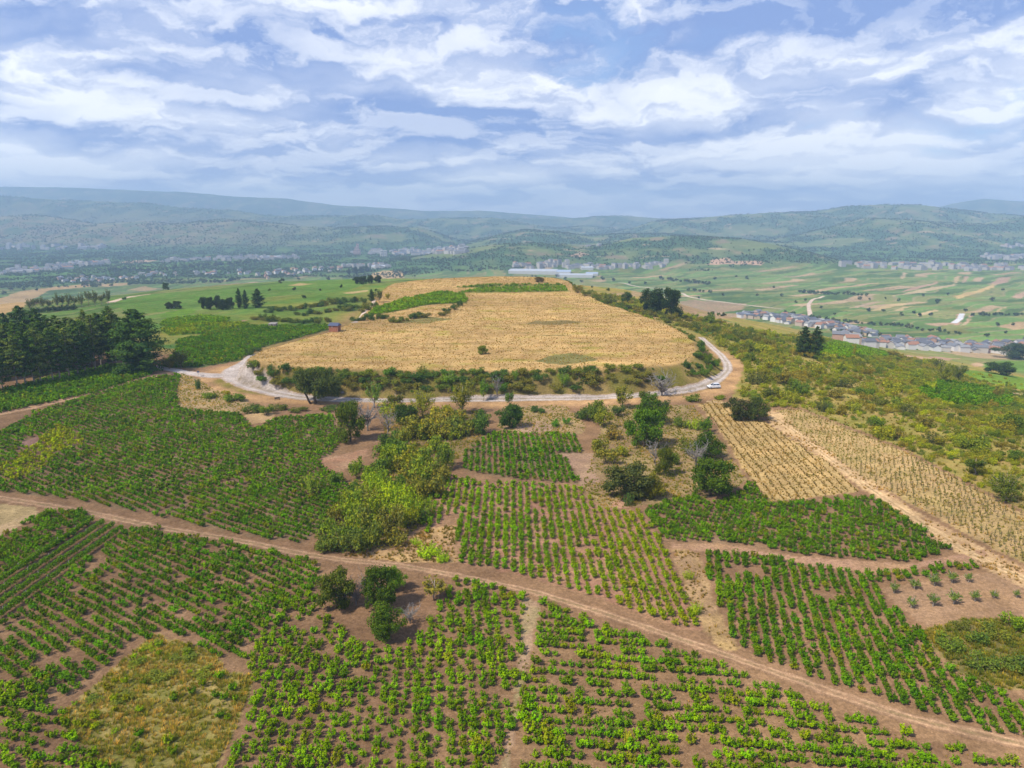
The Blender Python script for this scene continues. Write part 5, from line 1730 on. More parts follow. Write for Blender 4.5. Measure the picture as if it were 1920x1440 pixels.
# scrub covering the right slope (too dense to count)
SCRUB_PX = [(1100, 560), (1200, 590), (1310, 625), (1400, 690), (1380, 740), (1440, 762), (1500, 765), (1610, 808), (1700, 845), (1850, 922), (1990, 990), (1990, 745), (1850, 700), (1700, 670), (1560, 640), (1450, 628), (1330, 600), (1200, 565), (1110, 545)]
SP_ = wpoly(SCRUB_PX)
n = 9500
cx = rng.uniform(SP_[:, 0].min(), SP_[:, 0].max(), n * 4)
cyy = rng.uniform(SP_[:, 1].min(), min(SP_[:, 1].max(), 900), n * 4)
ok = in_poly(cx, cyy, SP_) & ~in_poly(cx, cyy, WREG["young"]) & (poly_sd(cx, cyy, MESA) < -8) & (fbm(cx / 22, cyy / 22, 3) + rng.normal(0, 0.25, n * 4) > -0.12)
RD = wline([(1314, 632), (1322, 640), (1338, 654), (1354, 668), (1364, 682), (1365, 694), (1354, 706), (1335, 718), (1305, 728)], 8)
for q in RD:
    ok &= np.hypot(cx - q[0], cyy - q[1]) > 6.5
for nm in ("fp33", "fp34", "fp35", "fp36", "fp31"):
    ok &= ~in_poly(cx, cyy, WREG[nm]) | (rng.uniform(0, 1, n * 4) < 0.03)
cx, cyy = cx[ok][:n], cyy[ok][:n]
bx_ = rng.uniform(MESA[:, 0].min() - 15, MESA[:, 0].max() + 15, 26000)
by_ = rng.uniform(MESA[:, 1].min() - 15, MESA[:, 1].max(), 26000)
bm_ = poly_sd(bx_, by_, MESA)
bk = (bm_ > -8.5) & (bm_ < -0.5) & ((by_ < 300) | (bx_ > 20)) & (fbm(bx_ / 12, by_ / 12, 3) > -0.10 + 0.16 * (bx_ > 10))
bx_, by_ = bx_[bk][:1400], by_[bk][:1400]
nbank = len(bx_)
RP = np.concatenate(ROAD_PTS)
RP = RP[(RP[:, 1] < 420) & (RP[:, 1] > 180)]
ck = np.array([(np.hypot(a_ - RP[:, 0], b_ - RP[:, 1]) - RP[:, 2]).min() > 2.4 for a_, b_ in zip(bx_, by_)])
bx_, by_ = bx_[ck], by_[ck]
nbank = len(bx_)
cx, cyy = np.concatenate([cx, bx_]), np.concatenate([cyy, by_])
cz = hfast(cx, cyy)
sc = rng.lognormal(-0.75, 0.42, len(cx)) * (1 + 0.5 * (fbm(cx / 30 + 4, cyy / 30, 2) > 0.1))
pal = np.array([(0.130, 0.145, 0.024), (0.155, 0.160, 0.024), (0.180, 0.195, 0.018), (0.100, 0.125, 0.024), (0.070, 0.100, 0.024), (0.150, 0.125, 0.034), (0.165, 0.150, 0.032)])
ti = np.clip(np.floor((fbm(cx / 26 + 50, cyy / 26, 3) * 1.3 + 0.5 + rng.normal(0, 0.2, len(cx))) * 7), 0, 6).astype(int)
tt = np.array([1.85, 2.0, 1.5]) * pal[np.array([5, 3, 4, 0, 1, 2, 6])[ti]] * rng.uniform(0.75, 1.25, (len(cx), 1))
sc[-nbank:] *= 0.75
tt[-nbank:] = np.array(BT)[rng.integers(0, 6, nbank)] * 1.6 * rng.uniform(0.8, 1.2, (nbank, 1))
rot = np.zeros((len(cx), 3))
rot[:, 2] = rng.uniform(0, 6.28, len(cx))
bp = [two(p.crown) for p in PR["bush"]] + [two(p.crown) for p in PR["spiky"]]
scl3 = np.stack([sc, sc, sc * rng.uniform(0.7, 1.2, len(cx))], -1)
scatter("scrub_undergrowth", bp, np.stack([cx, cyy, cz - 0.1], -1), rot, scl3, tt, rng.integers(0, 7, len(cx)), "olive and russet scrub covering the right slope and the hill bank")
for k in range(70):
    i = int(np.argsort(-sc * (cyy < 420))[k * 3 % len(cx)])
# larger single bushes on the right slope
SB = [(1355, 650, 20, 30), (1400, 660, 22, 34), (1440, 690, 24, 40), (1420, 720, 28, 44), (1470, 720, 30, 46), (1500, 740, 30, 40), (1480, 755, 32, 40), (1440, 745, 26, 40), (1530, 700, 20, 40), (1580, 725, 20, 46), (1560, 745, 22, 40),
      (1620, 740, 18, 44), (1600, 770, 24, 40), (1650, 760, 18, 34), (1670, 740, 14, 40), (1700, 775, 22, 34), (1730, 800, 24, 44), (1640, 800, 22, 40), (1760, 765, 14, 40), (1790, 790, 18, 30), (1820, 830, 20, 40), (1745, 830, 24, 40), (1870, 810, 18, 44),
      (1905, 860, 24, 40), (1700, 705, 12, 30), (1610, 690, 14, 30), (1600, 668, 30, 8), (1760, 690, 20, 26), (1870, 745, 22, 22), (1910, 770, 20, 30), (1400, 690, 18, 18), (1345, 700, 0, 0), (1378, 655, 14, 22), (1540, 770, 24, 34), (1680, 822, 24, 34)]
ST = [(0.150, 0.175, 0.022), (0.085, 0.105, 0.026), (0.175, 0.185, 0.020), (0.060, 0.075, 0.030), (0.130, 0.120, 0.030), (0.075, 0.125, 0.022)]
for k, (px, py, h, w) in enumerate(SB):
    if h == 0:
        continue
    t = ST[k % 6]
    plant_px("bush" if k % 3 else "spiky", px, py, h, w, t, "shrub", "large %s bush standing out of the scrub on the right slope" % hue_word(t), "bush", "large bushes on the right slope", var=k, part="foliage")

# ---------------------------------------------------------------- grass tufts (stuff)
def tuft(seed, n=26, h=0.45, w=0.35):
    g = np.random.default_rng(seed)
    a = g.uniform(0, 6.28, n)
    r = w * np.sqrt(g.uniform(0, 1, n))
    p = np.stack([np.cos(a) * r * 0.5, np.sin(a) * r * 0.5, np.zeros(n)], -1)
    tip = np.stack([np.cos(a) * r * 1.2, np.sin(a) * r * 1.2, h * g.uniform(0.5, 1.1, n)], -1)
    side = np.stack([-np.sin(a), np.cos(a), np.zeros(n)], -1) * 0.035
    V = np.stack([p - side, p + side, tip + side * 0.3, tip - side * 0.3], 1)
    return quads_mesh("grass_tuft", V, M_BLADE, g.uniform(0, 1, n))


TUFTS = [tuft(200 + i) for i in range(4)]


def grass(name, poly, dens, size, pal, label, smin=0.5, patch=-0.3, reject=None):
    P = np.asarray(poly)
    A = (P[:, 0].max() - P[:, 0].min()) * (P[:, 1].max() - P[:, 1].min())
    n = int(A * dens)
    x = rng.uniform(P[:, 0].min(), P[:, 0].max(), n)
    y = rng.uniform(P[:, 1].min(), P[:, 1].max(), n)
    ok = in_poly(x, y, P) & (fbm(x / 6, y / 6, 3) + rng.normal(0, 0.15, n) > patch)
    if reject is not None:
        ok &= ~reject(x, y)
    x, y = x[ok], y[ok]
    return x, y, size * rng.uniform(smin, 1.3, len(x)), np.asarray(pal)[np.clip(np.floor((fbm(x / 8, y / 8, 3) * 1.2 + 0.5 + rng.normal(0, 0.2, len(x))) * len(pal)), 0, len(pal) - 1).astype(int)]


def grass_obj(name, parts_, label):
    x = np.concatenate([p[0] for p in parts_])
    y = np.concatenate([p[1] for p in parts_])
    s = np.concatenate([p[2] for p in parts_])
    t = 1.2 * np.concatenate([p[3] for p in parts_]) * rng.uniform(0.75, 1.2, (len(x), 1))
    rot = np.zeros((len(x), 3))
    rot[:, 2] = rng.uniform(0, 6.28, len(x))
    scatter(name, TUFTS, np.stack([x, y, hfast(x, y)], -1), rot, s, t, rng.integers(0, 4, len(x)), label)
    print(name, len(x))


DRYP = [(0.40, 0.26, 0.10), (0.43, 0.29, 0.12), (0.36, 0.23, 0.09), (0.27, 0.23, 0.05)]
WEEDP = [(0.50, 0.36, 0.13), (0.36, 0.31, 0.065), (0.24, 0.25, 0.04), (0.18, 0.22, 0.035), (0.32, 0.28, 0.06)]
grass_obj("dry_grass", [
    grass("a", MESA, 0.45, 0.75, DRYP, "", reject=lambda x, y: G("mesa_vines", x, y) | G("mesa_strip", x, y) | G("mesa_strip2", x, y)),
    grass("b", WREG["straw"], 1.4, 0.7, [(0.46, 0.33, 0.14), (0.40, 0.28, 0.12), (0.30, 0.25, 0.08)], ""),
    grass("c", WREG["young"], 0.9, 0.8, [(0.46, 0.32, 0.15), (0.34, 0.28, 0.09), (0.28, 0.26, 0.07)], ""),
    grass("d", WREG["tracktan"], 1.2, 0.9, [(0.46, 0.31, 0.13), (0.36, 0.25, 0.12)], "", patch=0.0),
    grass("e", WREG["gap"], 1.8, 0.8, [(0.42, 0.30, 0.13), (0.26, 0.2, 0.07)], "", patch=0.05),
    grass("f", WREG["grass_wedge"], 2.5, 0.9, [(0.40, 0.27, 0.10), (0.28, 0.2, 0.07), (0.22, 0.19, 0.05)], ""),
], "dry straw-coloured grass on the hilltop and the dry fields")
_a, _b = ground_at([(1345, 775), (1470, 930)])[:, :2]
sxr, syr = grid_fill("straw", 0.9, 2.1, math.atan2(_b[1] - _a[1], _b[0] - _a[0]), 0.1, 0.12)
stub = (sxr, syr, rng.uniform(0.5, 1.1, len(sxr)), np.tile(np.array((0.22, 0.165, 0.075)), (len(sxr), 1)))
grass_obj("weeds", [
    stub,
    grass("a", WREG["weeds"], 7.0, 0.9, [(0.52, 0.38, 0.15), (0.40, 0.33, 0.09), (0.30, 0.29, 0.06), (0.22, 0.25, 0.04), (0.46, 0.34, 0.12)], "", patch=-0.25),
    grass("s", SP_, 0.32, 1.15, [(0.30, 0.25, 0.06), (0.24, 0.24, 0.05), (0.19, 0.21, 0.04), (0.36, 0.27, 0.08)], "", patch=-0.25,
          reject=lambda x, y: (y > 620) | (poly_sd(x, y, MESA) > -8) | G("young", x, y) | G("fp33", x, y) | G("fp34", x, y)),
    grass("b", WREG["rough"], 5.0, 1.1, WEEDP[1:], "", patch=-0.3),
    grass("c", WREG["hollow"], 2.2, 0.8, WEEDP, "", patch=-0.1),
    grass("d", WREG["glade"], 2.6, 0.8, WEEDP, "", patch=-0.15),
    grass("e", WREG["thicket"], 2.5, 0.9, WEEDP, "", patch=-0.2),
    grass("f", WREG["path_mid"], 2.0, 0.5, WEEDP, "", patch=0.05),
    grass("g", WREG["front_mid"], 0.35, 0.4, WEEDP, "", patch=0.1),
    grass("h", WREG["front_right"], 0.4, 0.4, WEEDP, "", patch=0.1),
    grass("i", WREG["fp44"], 2.0, 0.8, WEEDP, "", patch=-0.2),
], "olive weeds and tufts between the vineyards")

# ---------------------------------------------------------------- far trees: hedgerow trees as things, woods as stuff
def far_tree_mesh(seed, n=70):
    g = np.random.default_rng(seed)
    lob = [((0, 0, 4.2), (2.6, 2.6, 3.0))] + [((math.cos(a) * 1.9, math.sin(a) * 1.9, g.uniform(2.5, 5.5)), (1.6, 1.6, 1.5)) for a in g.uniform(0, 6.28, 5)]
    P, O = [], []
    for c, r in lob:
        p, d = shell_points(g, np.array(c), np.array(r), n // 6 + 5, 0.7)
        P.append(p)
        O.append(d)
    return leaves("far_crown", np.concatenate(P), np.concatenate(O), 1.9, M_LEAF, 0.7, 0.3, 0.85, g=g)


FT = [far_tree_mesh(300 + i) for i in range(5)]
FTI = [two(m) for m in FT]
ftrunk = tube_tree([limb((0, 0, -0.5), (0, 0, 4), 0.3, 0.15, np.random.default_rng(1))], M_BARK, "trunk", 5)
FARTINT = np.array([(0.040, 0.075, 0.026), (0.055, 0.095, 0.028), (0.075, 0.120, 0.030), (0.085, 0.105, 0.036)])
# single trees and hedges in the valley: photo positions
TL = []
for line, st, lab in [
        ([(1500, 549), (1530, 551), (1560, 553), (1580, 552)], 5, "tree in the dark hedge strip crossing the striped fields"), ([(1590, 553), (1625, 556)], 6, "tree in the short hedge after the dark strip in the striped fields"),
        ([(1470, 590), (1530, 598), (1590, 605), (1640, 610), (1700, 612)], 7, "tree in the long tree line behind the upper village"), ([(1560, 622), (1600, 628), (1650, 632)], 7, "tree between the upper and lower village houses"),
        ([(1700, 615), (1730, 620), (1760, 622), (1800, 628)], 9, "tree in the loose row above the lower village"), ([(1820, 592), (1870, 592), (1915, 592)], 7, "tree in the dark row right of the grey asphalt road"),
        ([(1640, 640), (1700, 648), (1740, 652)], 10, "tree standing among the lower village houses"), ([(1290, 545), (1330, 550)], 9, "tree near the pale lane behind the twin dark trees"),
        ([(1400, 590), (1440, 600)], 8, "tree at the left end of the upper village"), ([(1330, 590), (1360, 594)], 7, "tree on the tan waste ground right of the twin dark trees"),
        ([(1240, 525), (1300, 530), (1330, 535)], 6, "tree in the dark scrub strip on the green valley floor behind the hill"), ([(205, 508), (230, 508), (255, 507)], 5, "tree in the dark clump behind the left plain village"),
        ([(265, 508), (300, 508), (330, 505), (380, 500), (440, 496), (480, 493)], 5, "tree in the long dark row behind the left hamlets"), ([(380, 531), (420, 530), (450, 526)], 6, "tree in the brown hedge in front of the middle hamlet"),
        ([(160, 535), (180, 530)], 7, "tree at the near edge of the left plain village")]:
    for q in dens_poly(line, st, False):
        TL.append((q[0] + rng.uniform(-3, 3), q[1] + rng.uniform(-1, 1), rng.uniform(5, 9), lab))
for q in [(1540, 578), (1510, 565), (1465, 556), (1492, 568), (1565, 591), (1612, 562), (1630, 563), (1660, 561), (1685, 565), (1730, 556), (1758, 567), (1777, 554), (1757, 570), (1628, 584), (1656, 585), (1713, 588), (1724, 594), (1745, 592), (1690, 592), (1810, 585),
          (1843, 588), (1860, 565), (1880, 545), (1885, 625), (1850, 632), (1900, 610), (1870, 612), (1380, 520), (1400, 524), (1340, 525), (1420, 555), (1355, 556), (1310, 560), (1460, 600), (1240, 545), (1210, 533), (1150, 528), (1180, 532), (1130, 525), (1090, 530), (1450, 540),
          (38, 540), (45, 545), (8, 552), (110, 540), (70, 545), (20, 545), (530, 528), (525, 531), (560, 526), (615, 525), (705, 547), (552, 545), (245, 535), (155, 519), (600, 545), (570, 560), (640, 540), (505, 545), (760, 515), (1045, 520), (1060, 525), (1110, 540), (1140, 545)]:
    TL.append((q[0], q[1], rng.uniform(5, 9), None))
for k, (px, py, h, lab) in enumerate(TL):
    x, y, z, t = ground_at([(px, py)])[0]
    if t > 9000:
        continue
    H = h * t / FPX
    e = bpy.data.objects.new("valley_tree", None)
    e.location = (x, y, z - 0.2)
    s = H / 7.4
    e.scale = (s * rng.uniform(0.9, 1.3),) * 2 + (s,)
    e.rotation_euler = (0, 0, rng.uniform(0, 6))
    link(e)
    side = "right" if px > 960 else "left"
    tag(e, "small dark " + lab if lab else "lone dark tree dotted in the open fields of the %s valley floor" % side, "tree", (lab[8:] + " trees") if lab else "lone trees on the %s valley floor" % side)
    obj("crown", FT[k % 5], e, color=tuple(FARTINT[rng.integers(0, 4)]))
    obj("trunk", ftrunk, e)
print("valley trees", len(TL))

# woods: river plain, hills, hedged slopes
n = 110000
fy = 1700 * (9000 / 1700) ** rng.uniform(0, 1, n)
fx = rng.uniform(-0.76, 0.76, n) * fy
fz = hfast(fx, fy)
q1 = fbm(fx / 330 + 40, fy / 330, 5, 0.55)
q2 = fbm(fx / 120 + 80, fy / 160, 5, 0.6)
hillm = (fz > VAL + 25) & (q1 + q2 * 0.35 < 0.03 + rng.normal(0, 0.08, n))
plain = (fz <= VAL + 25) & (fy + fbm(fx / 500, fy / 250, 4) * 500 - np.clip(fx, -1500, 2000) * 0.35 > 2600) & (fbm(fx / 140, fy / 140, 4) < 0.12)
ok = hillm | plain
fx, fy, fz = fx[ok], fy[ok], fz[ok]
rot = np.zeros((len(fx), 3))
rot[:, 2] = rng.uniform(0, 6.28, len(fx))
sc = rng.uniform(0.55, 1.1, len(fx)) * np.clip(fy / 3500, 0.9, 1.6)
ft = FARTINT[rng.integers(0, 4, len(fx))] * rng.uniform(0.8, 1.3, (len(fx), 1))
scatter("woods", FTI, np.stack([fx, fy, fz - 0.5], -1), rot, sc, ft, rng.integers(0, 5, len(fx)), "dark woodland over the far plain and hills")
print("woods", len(fx))

# ---------------------------------------------------------------- villages
def house_meshes(L, Wd, H, rp, ov=0.45):
    wl = [(-L / 2, -Wd / 2, -1.5), (L / 2, -Wd / 2, -1.5), (L / 2, Wd / 2, -1.5), (-L / 2, Wd / 2, -1.5), (-L / 2, -Wd / 2, H), (L / 2, -Wd / 2, H), (L / 2, Wd / 2, H), (-L / 2, Wd / 2, H),
          (-L / 2, 0, H + rp), (L / 2, 0, H + rp)]
    wf = [(0, 1, 5, 4), (2, 3, 7, 6), (1, 2, 6, 9, 5), (3, 0, 4, 8, 7)]
    a, b = L / 2 + ov, Wd / 2 + ov
    dz = rp * ov / (Wd / 2)
    t = 0.18
    rv = [(-a, -b, H - dz + 0.05), (a, -b, H - dz + 0.05), (a, 0, H + rp + 0.05), (-a, 0, H + rp + 0.05), (a, b, H - dz + 0.05), (-a, b, H - dz + 0.05)]
    rv = rv + [(x, y, z + t) for x, y, z in rv]
    rf = [(0, 1, 2, 3), (3, 2, 4, 5), (6, 7, 8, 9), (9, 8, 10, 11), (0, 1, 7, 6), (4, 5, 11, 10), (1, 2, 8, 7), (2, 4, 10, 8), (5, 3, 9, 11), (3, 0, 6, 9)]
    w = mesh_from("wall", wl, wf, M_WALL)
    r = mesh_from("roof", rv, rf, M_ROOF)
    return w, r


M_GLASS = plain_mat("window_dark", (0.05, 0.06, 0.07), 0.2, 0.1, 1)
HOUSES = [house_meshes(11, 8, 5.6, 2.0), house_meshes(14, 8.5, 5.8, 2.2), house_meshes(9, 8, 6.4, 2.0), house_meshes(18, 9, 4.2, 2.0), house_meshes(10, 7, 3.4, 1.7)]
chim = mesh_from("chimney", [(a * 0.4, b * 0.4, c) for c in (0, 1.8) for a, b in ((-1, -1), (1, -1), (1, 1), (-1, 1))], [(4, 5, 6, 7), (0, 1, 5, 4), (1, 2, 6, 5), (2, 3, 7, 6), (3, 0, 4, 7)], M_WALL)
WALLC = [(0.62, 0.60, 0.57), (0.52, 0.48, 0.42), (0.46, 0.36, 0.27), (0.55, 0.42, 0.26), (0.42, 0.26, 0.19), (0.68, 0.67, 0.65)]
WALLW = ["white-walled", "cream", "tan stone", "ochre", "brick-red", "bright white"]
ROOFC = [(0.105, 0.11, 0.125), (0.16, 0.165, 0.18), (0.085, 0.09, 0.105), (0.30, 0.15, 0.09), (0.25, 0.25, 0.25)]
ROOFW = ["slate roof", "pale slate roof", "dark slate roof", "red tiled roof", "grey sheet roof"]
n_house = 0


def village(poly_px, count, where, group, spacing=11.0, big=1.0, seed=0):
    global n_house
    P = wpoly(poly_px)
    g = np.random.default_rng(900 + seed)
    pts = []
    tries = 0
    while len(pts) < count and tries < 6000:
        tries += 1
        q = np.array([g.uniform(P[:, 0].min(), P[:, 0].max()), g.uniform(P[:, 1].min(), P[:, 1].max())])
        if not in_poly(q[:1], q[1:], P)[0]:
            continue
        if any(np.hypot(*(q - p)) < spacing for p in pts):
            continue
        pts.append(q)
    base_rot = g.uniform(0, 3.1)
    for q in pts:
        z = float(hfast(q[:1], q[1:])[0])
        k = g.choice(5, p=[0.34, 0.2, 0.24, 0.1, 0.12])
        wc = g.choice(6, p=[0.34, 0.18, 0.14, 0.08, 0.08, 0.18])
        rc = g.choice(5, p=[0.28, 0.24, 0.14, 0.22, 0.12])
        o = obj("village_house", HOUSES[k][0], None, (q[0], q[1], z), WALLC[wc])
        s = big * g.uniform(0.85, 1.15)
        o.scale = (s, s, s * g.uniform(0.9, 1.15))
        o.rotation_euler = (0, 0, base_rot + g.choice([0, 1.57]) + g.normal(0, 0.2))
        tag(o, "%s house with %s %s" % (WALLW[wc], ROOFW[rc], where), "house", group)
        obj("roof", HOUSES[k][1], o, color=ROOFC[rc])
        n_house += 1


village([(1385, 592), (1420, 589), (1500, 596), (1530, 602), (1600, 616), (1640, 627), (1640, 633), (1560, 620), (1480, 609), (1440, 602), (1390, 596)], 95, "in the upper village behind the dark pine pair", "upper village houses", 10, 1.1, seed=1)
village([(1560, 634), (1600, 640), (1640, 642), (1640, 652), (1590, 645)], 18, "at the near end of the right village", "near village houses", 10, 1.1, seed=2)
village([(1645, 636), (1700, 640), (1790, 645), (1860, 650), (1860, 662), (1790, 660), (1700, 656), (1645, 650)], 80, "in the lower village along the right valley", "lower village houses", 11, 1.1, seed=3)
village([(1865, 646), (1935, 646), (1935, 668), (1865, 664)], 24, "at the right end of the lower village", "last village houses", 11, 1.15, seed=4)
village([(112, 522), (160, 519), (200, 522), (265, 520), (260, 525), (180, 530), (112, 532)], 28, "in the left valley village on the plain", "left plain village houses", 22, 1.2, seed=5)
village([(262, 514), (345, 512), (345, 518), (262, 520)], 12, "in the row behind the left village", "row behind the left village", 24, 1.2, seed=6)
village([(365, 511), (475, 508), (475, 516), (365, 516)], 14, "in the middle hamlet of the left plain", "middle hamlet houses", 26, 1.25, seed=7)
village([(480, 518), (520, 508), (640, 500), (640, 507), (560, 517), (490, 525)], 34, "in the village in front of the river woods", "river village houses", 22, 1.25, seed=8)
print("houses", n_house)
# further settlements, too far to pick apart
FHP = []
for poly, c, s in [([(0, 506), (120, 497), (205, 490), (205, 496), (100, 507), (0, 516)], 90, 1.4), ([(300, 489), (480, 481), (560, 481), (560, 486), (420, 490), (300, 493)], 80, 1.5), ([(660, 474), (860, 468), (880, 476), (720, 480)], 160, 1.9),
                   ([(820, 466), (870, 470), (870, 476), (820, 476)], 40, 1.8), ([(1840, 481), (1990, 478), (1990, 490), (1840, 488)], 50, 1.8), ([(1560, 496), (1770, 497), (1990, 507), (1990, 511), (1750, 507), (1570, 504)], 90, 1.7), ([(1880, 462), (1990, 458), (1990, 466), (1880, 466)], 16, 1.5),
                   ([(960, 498), (1040, 494), (1160, 500), (1160, 505), (960, 504)], 50, 1.5), ([(640, 500), (735, 496), (735, 503), (640, 506)], 26, 1.4), ([(1160, 497), (1255, 493), (1255, 503), (1160, 504)], 26, 1.3), ([(1100, 461), (1126, 459), (1126, 465), (1100, 466)], 10, 1.4), ([(0, 462), (200, 460), (200, 468), (0, 470)], 30, 2.0)]:
    P = wpoly(poly)
    x = rng.uniform(P[:, 0].min(), P[:, 0].max(), c * 60)
    y = rng.uniform(P[:, 1].min(), P[:, 1].max(), c * 60)
    ok = in_poly(x, y, P)
    x, y = x[ok][:c], y[ok][:c]
    FHP.append(np.stack([x, y, np.full(len(x), s)], -1))
FHP = np.concatenate(FHP)
M_ROOF_I = tint_mat("far_roofs", 0.7, True)
M_WALL_FAR = plain_mat("far_walls", (0.40, 0.38, 0.35), 0.8, 0.15, 0.05)


def far_house(L, Wd, H, rp):
    a, b = L / 2, Wd / 2
    v = [(-a, -b, -2), (a, -b, -2), (a, b, -2), (-a, b, -2), (-a, -b, H), (a, -b, H), (a, b, H), (-a, b, H), (-a, 0, H + rp), (a, 0, H + rp)]
    me = mesh_from("far_house", v, [(0, 1, 5, 4), (2, 3, 7, 6), (1, 2, 6, 9, 5), (3, 0, 4, 8, 7), (4, 5, 9, 8), (6, 7, 8, 9)], M_WALL_FAR)
    me.materials.append(M_ROOF_I)
    for i in (4, 5):
        me.polygons[i].material_index = 1
    return me


FH = [far_house(11, 8, 6, 2.2), far_house(16, 9, 6, 2.4), far_house(12, 10, 11, 2), far_house(26, 12, 6, 2)]
rot = np.zeros((len(FHP), 3))
rot[:, 2] = rng.choice([0.3, 1.87], len(FHP)) + rng.normal(0, 0.2, len(FHP))
rcs = np.array(ROOFC)[rng.choice(5, len(FHP), p=[0.3, 0.25, 0.15, 0.12, 0.18])]
scatter("far_settlements", FH, np.stack([FHP[:, 0], FHP[:, 1], hfast(FHP[:, 0], FHP[:, 1])], -1), rot, FHP[:, 2], rcs, rng.integers(0, 4, len(FHP)), "specks of white and slate houses in far-off settlements")


# far landmarks -------------------------------------------------
def boxes_mesh(name, boxes, mat):
    V, F = [], []
    for (x0, x1, y0, y1, z0, z1) in boxes:
        b = len(V)
        V += [(x0, y0, z0), (x1, y0, z0), (x1, y1, z0), (x0, y1, z0), (x0, y0, z1), (x1, y0, z1), (x1, y1, z1), (x0, y1, z1)]
        F += [(b, b + 3, b + 2, b + 1), (b + 4, b + 5, b + 6, b + 7), (b, b + 1, b + 5, b + 4), (b + 1, b + 2, b + 6, b + 5), (b + 2, b + 3, b + 7, b + 6), (b + 3, b, b + 4, b + 7)]
    return mesh_from(name, V, F, mat)


def at_px(px, py):
    return ground_at([(px, py)])[0]


M_TOWER = plain_mat("tower_brick", (0.42, 0.30, 0.25), 0.8, 0.15, 0.2)
M_WHITE = plain_mat("white_render", (0.48, 0.48, 0.46), 0.7, 0.1, 0.2)
M_SHEET = plain_mat("pale_sheet_roof", (0.40, 0.42, 0.44), 0.45, 0.12, 0.08)
x, y, z, t = at_px(670, 478)
u_ = t / FPX
tw = tag(bpy.data.objects.new("tower_block", None), "tall stepped reddish tower block rising from the far town", "tower")
tw.location = (x, y, z)
link(tw)
steps = [(-7, -4, 9), (-4, -1, 15), (-1, 3.2, 21), (3.2, 6, 10)]
for a, b, h in steps:
    blk = obj("wing", boxes_mesh("wing", [(a * u_, b * u_, -6 * u_ / 2, 6 * u_ / 2, -3, h * u_)], M_TOWER), tw)
    fl = []
    for r_ in range(2, int(h), 3):
        fl.append((a * u_ + 0.4 * u_, b * u_ - 0.4 * u_, -3 * u_ - 0.4, -3 * u_, r_ * u_, (r_ + 1.0) * u_))
    if fl:
        obj("window_band", boxes_mesh("window_band", fl, M_GLASS), blk)
x, y, z, t = at_px(720, 481)
u_ = t / FPX
bl = tag(bpy.data.objects.new("apartment_block", None), "white twin apartment blocks in the far town", "building")
bl.location = (x, y, z)
link(bl)
for a, b, h in ((-6, -0.6, 12), (0.6, 6, 11.5)):
    w_ = obj("wing", boxes_mesh("wing", [(a * u_, b * u_, -9, 9, -3, h * u_)], M_WHITE), bl)
    obj("window_band", boxes_mesh("window_band", [(a * u_ + 0.5 * u_, b * u_ - 0.5 * u_, -9.5, -9, r_ * u_, (r_ + 1) * u_) for r_ in (3, 6, 9)], M_GLASS), w_)


def long_hall(px, py, wpx, dpx_m, h, name, label, mat_r, mat_w, yaw=0.0, n=1):
    x, y, z, t = at_px(px, py)
    u_ = t / FPX
    e = tag(bpy.data.objects.new(name, None), label, "hall")
    e.location = (x, y, z)
    e.rotation_euler = (0, 0, yaw)
    link(e)
    W = wpx * u_
    D = dpx_m
    obj("wall", boxes_mesh("wall", [(-W / 2, W / 2, -D / 2, D / 2, -4, h)], mat_w), e)
    bay = D / n
    V, F = [], []
    for i in range(n):
        y0 = -D / 2 + i * bay
        b = len(V)
        V += [(-W / 2 - 1, y0 + 0.1, h + 0.05), (W / 2 + 1, y0 + 0.1, h + 0.05), (W / 2 + 1, y0 + bay / 2, h + 0.05 + bay * 0.12), (-W / 2 - 1, y0 + bay / 2, h + 0.05 + bay * 0.12), (W / 2 + 1, y0 + bay - 0.1, h + 0.05), (-W / 2 - 1, y0 + bay - 0.1, h + 0.05)]
        F += [(b, b + 1, b + 2, b + 3), (b + 3, b + 2, b + 4, b + 5), (b + 1, b + 4, b + 2), (b + 5, b, b + 3), (b, b + 5, b + 4, b + 1)]
    obj("roof", mesh_from("roof", V, F, mat_r), e)


M_SHEET_B = plain_mat("blue_grey_sheet", (0.33, 0.40, 0.50), 0.45, 0.12, 0.08)
long_hall(1000, 511, 88, 90, 8, "factory_hall", "long white-roofed factory hall behind the dry hill, left end", M_SHEET, M_WHITE, -0.12, 4)
long_hall(1045, 513, 50, 70, 9, "factory_hall", "blue-grey roofed hall in the middle of the factory group", M_SHEET_B, M_WHITE, -0.12, 3)
long_hall(1078, 519, 66, 60, 8, "factory_hall", "nearest white-roofed factory hall behind the dry hill", M_SHEET, M_WHITE, -0.12, 4)
long_hall(1110, 516, 22, 30, 7, "factory_hall", "small pale hall at the right end of the factory group", M_SHEET_B, M_WHITE, -0.1, 1)
long_hall(1100, 505, 22, 30, 7, "warehouse", "small white warehouse behind the factory group", M_SHEET, M_WHITE, 0.1, 1)
long_hall(715, 502, 30, 50, 7, "warehouse", "white warehouse at the end of the river village", M_SHEET, M_WHITE, -0.2, 2)
long_hall(508, 483, 44, 40, 7, "warehouse", "pale warehouse row on the far left plain", M_SHEET, M_WHITE, 0.05, 2)
long_hall(1402, 593, 40, 16, 4.5, "farm_shed", "ochre walled shed with pale roof at the top of the village", M_SHEET_B, plain_mat("ochre_render", (0.55, 0.36, 0.17), 0.8, 0.15, 0.3), -0.25, 1)
long_hall(1890, 652, 42, 16, 6, "farm_shed", "white walled shed with dark roof at the right edge of the village", plain_mat("dark_sheet", (0.10, 0.11, 0.14), 0.5), M_WHITE, -0.15, 1)
long_hall(323, 578, 6, 4, 2.6, "field_shed", "tiny white field shed by the dusky trees", M_SHEET, M_WHITE, 0.1, 1)

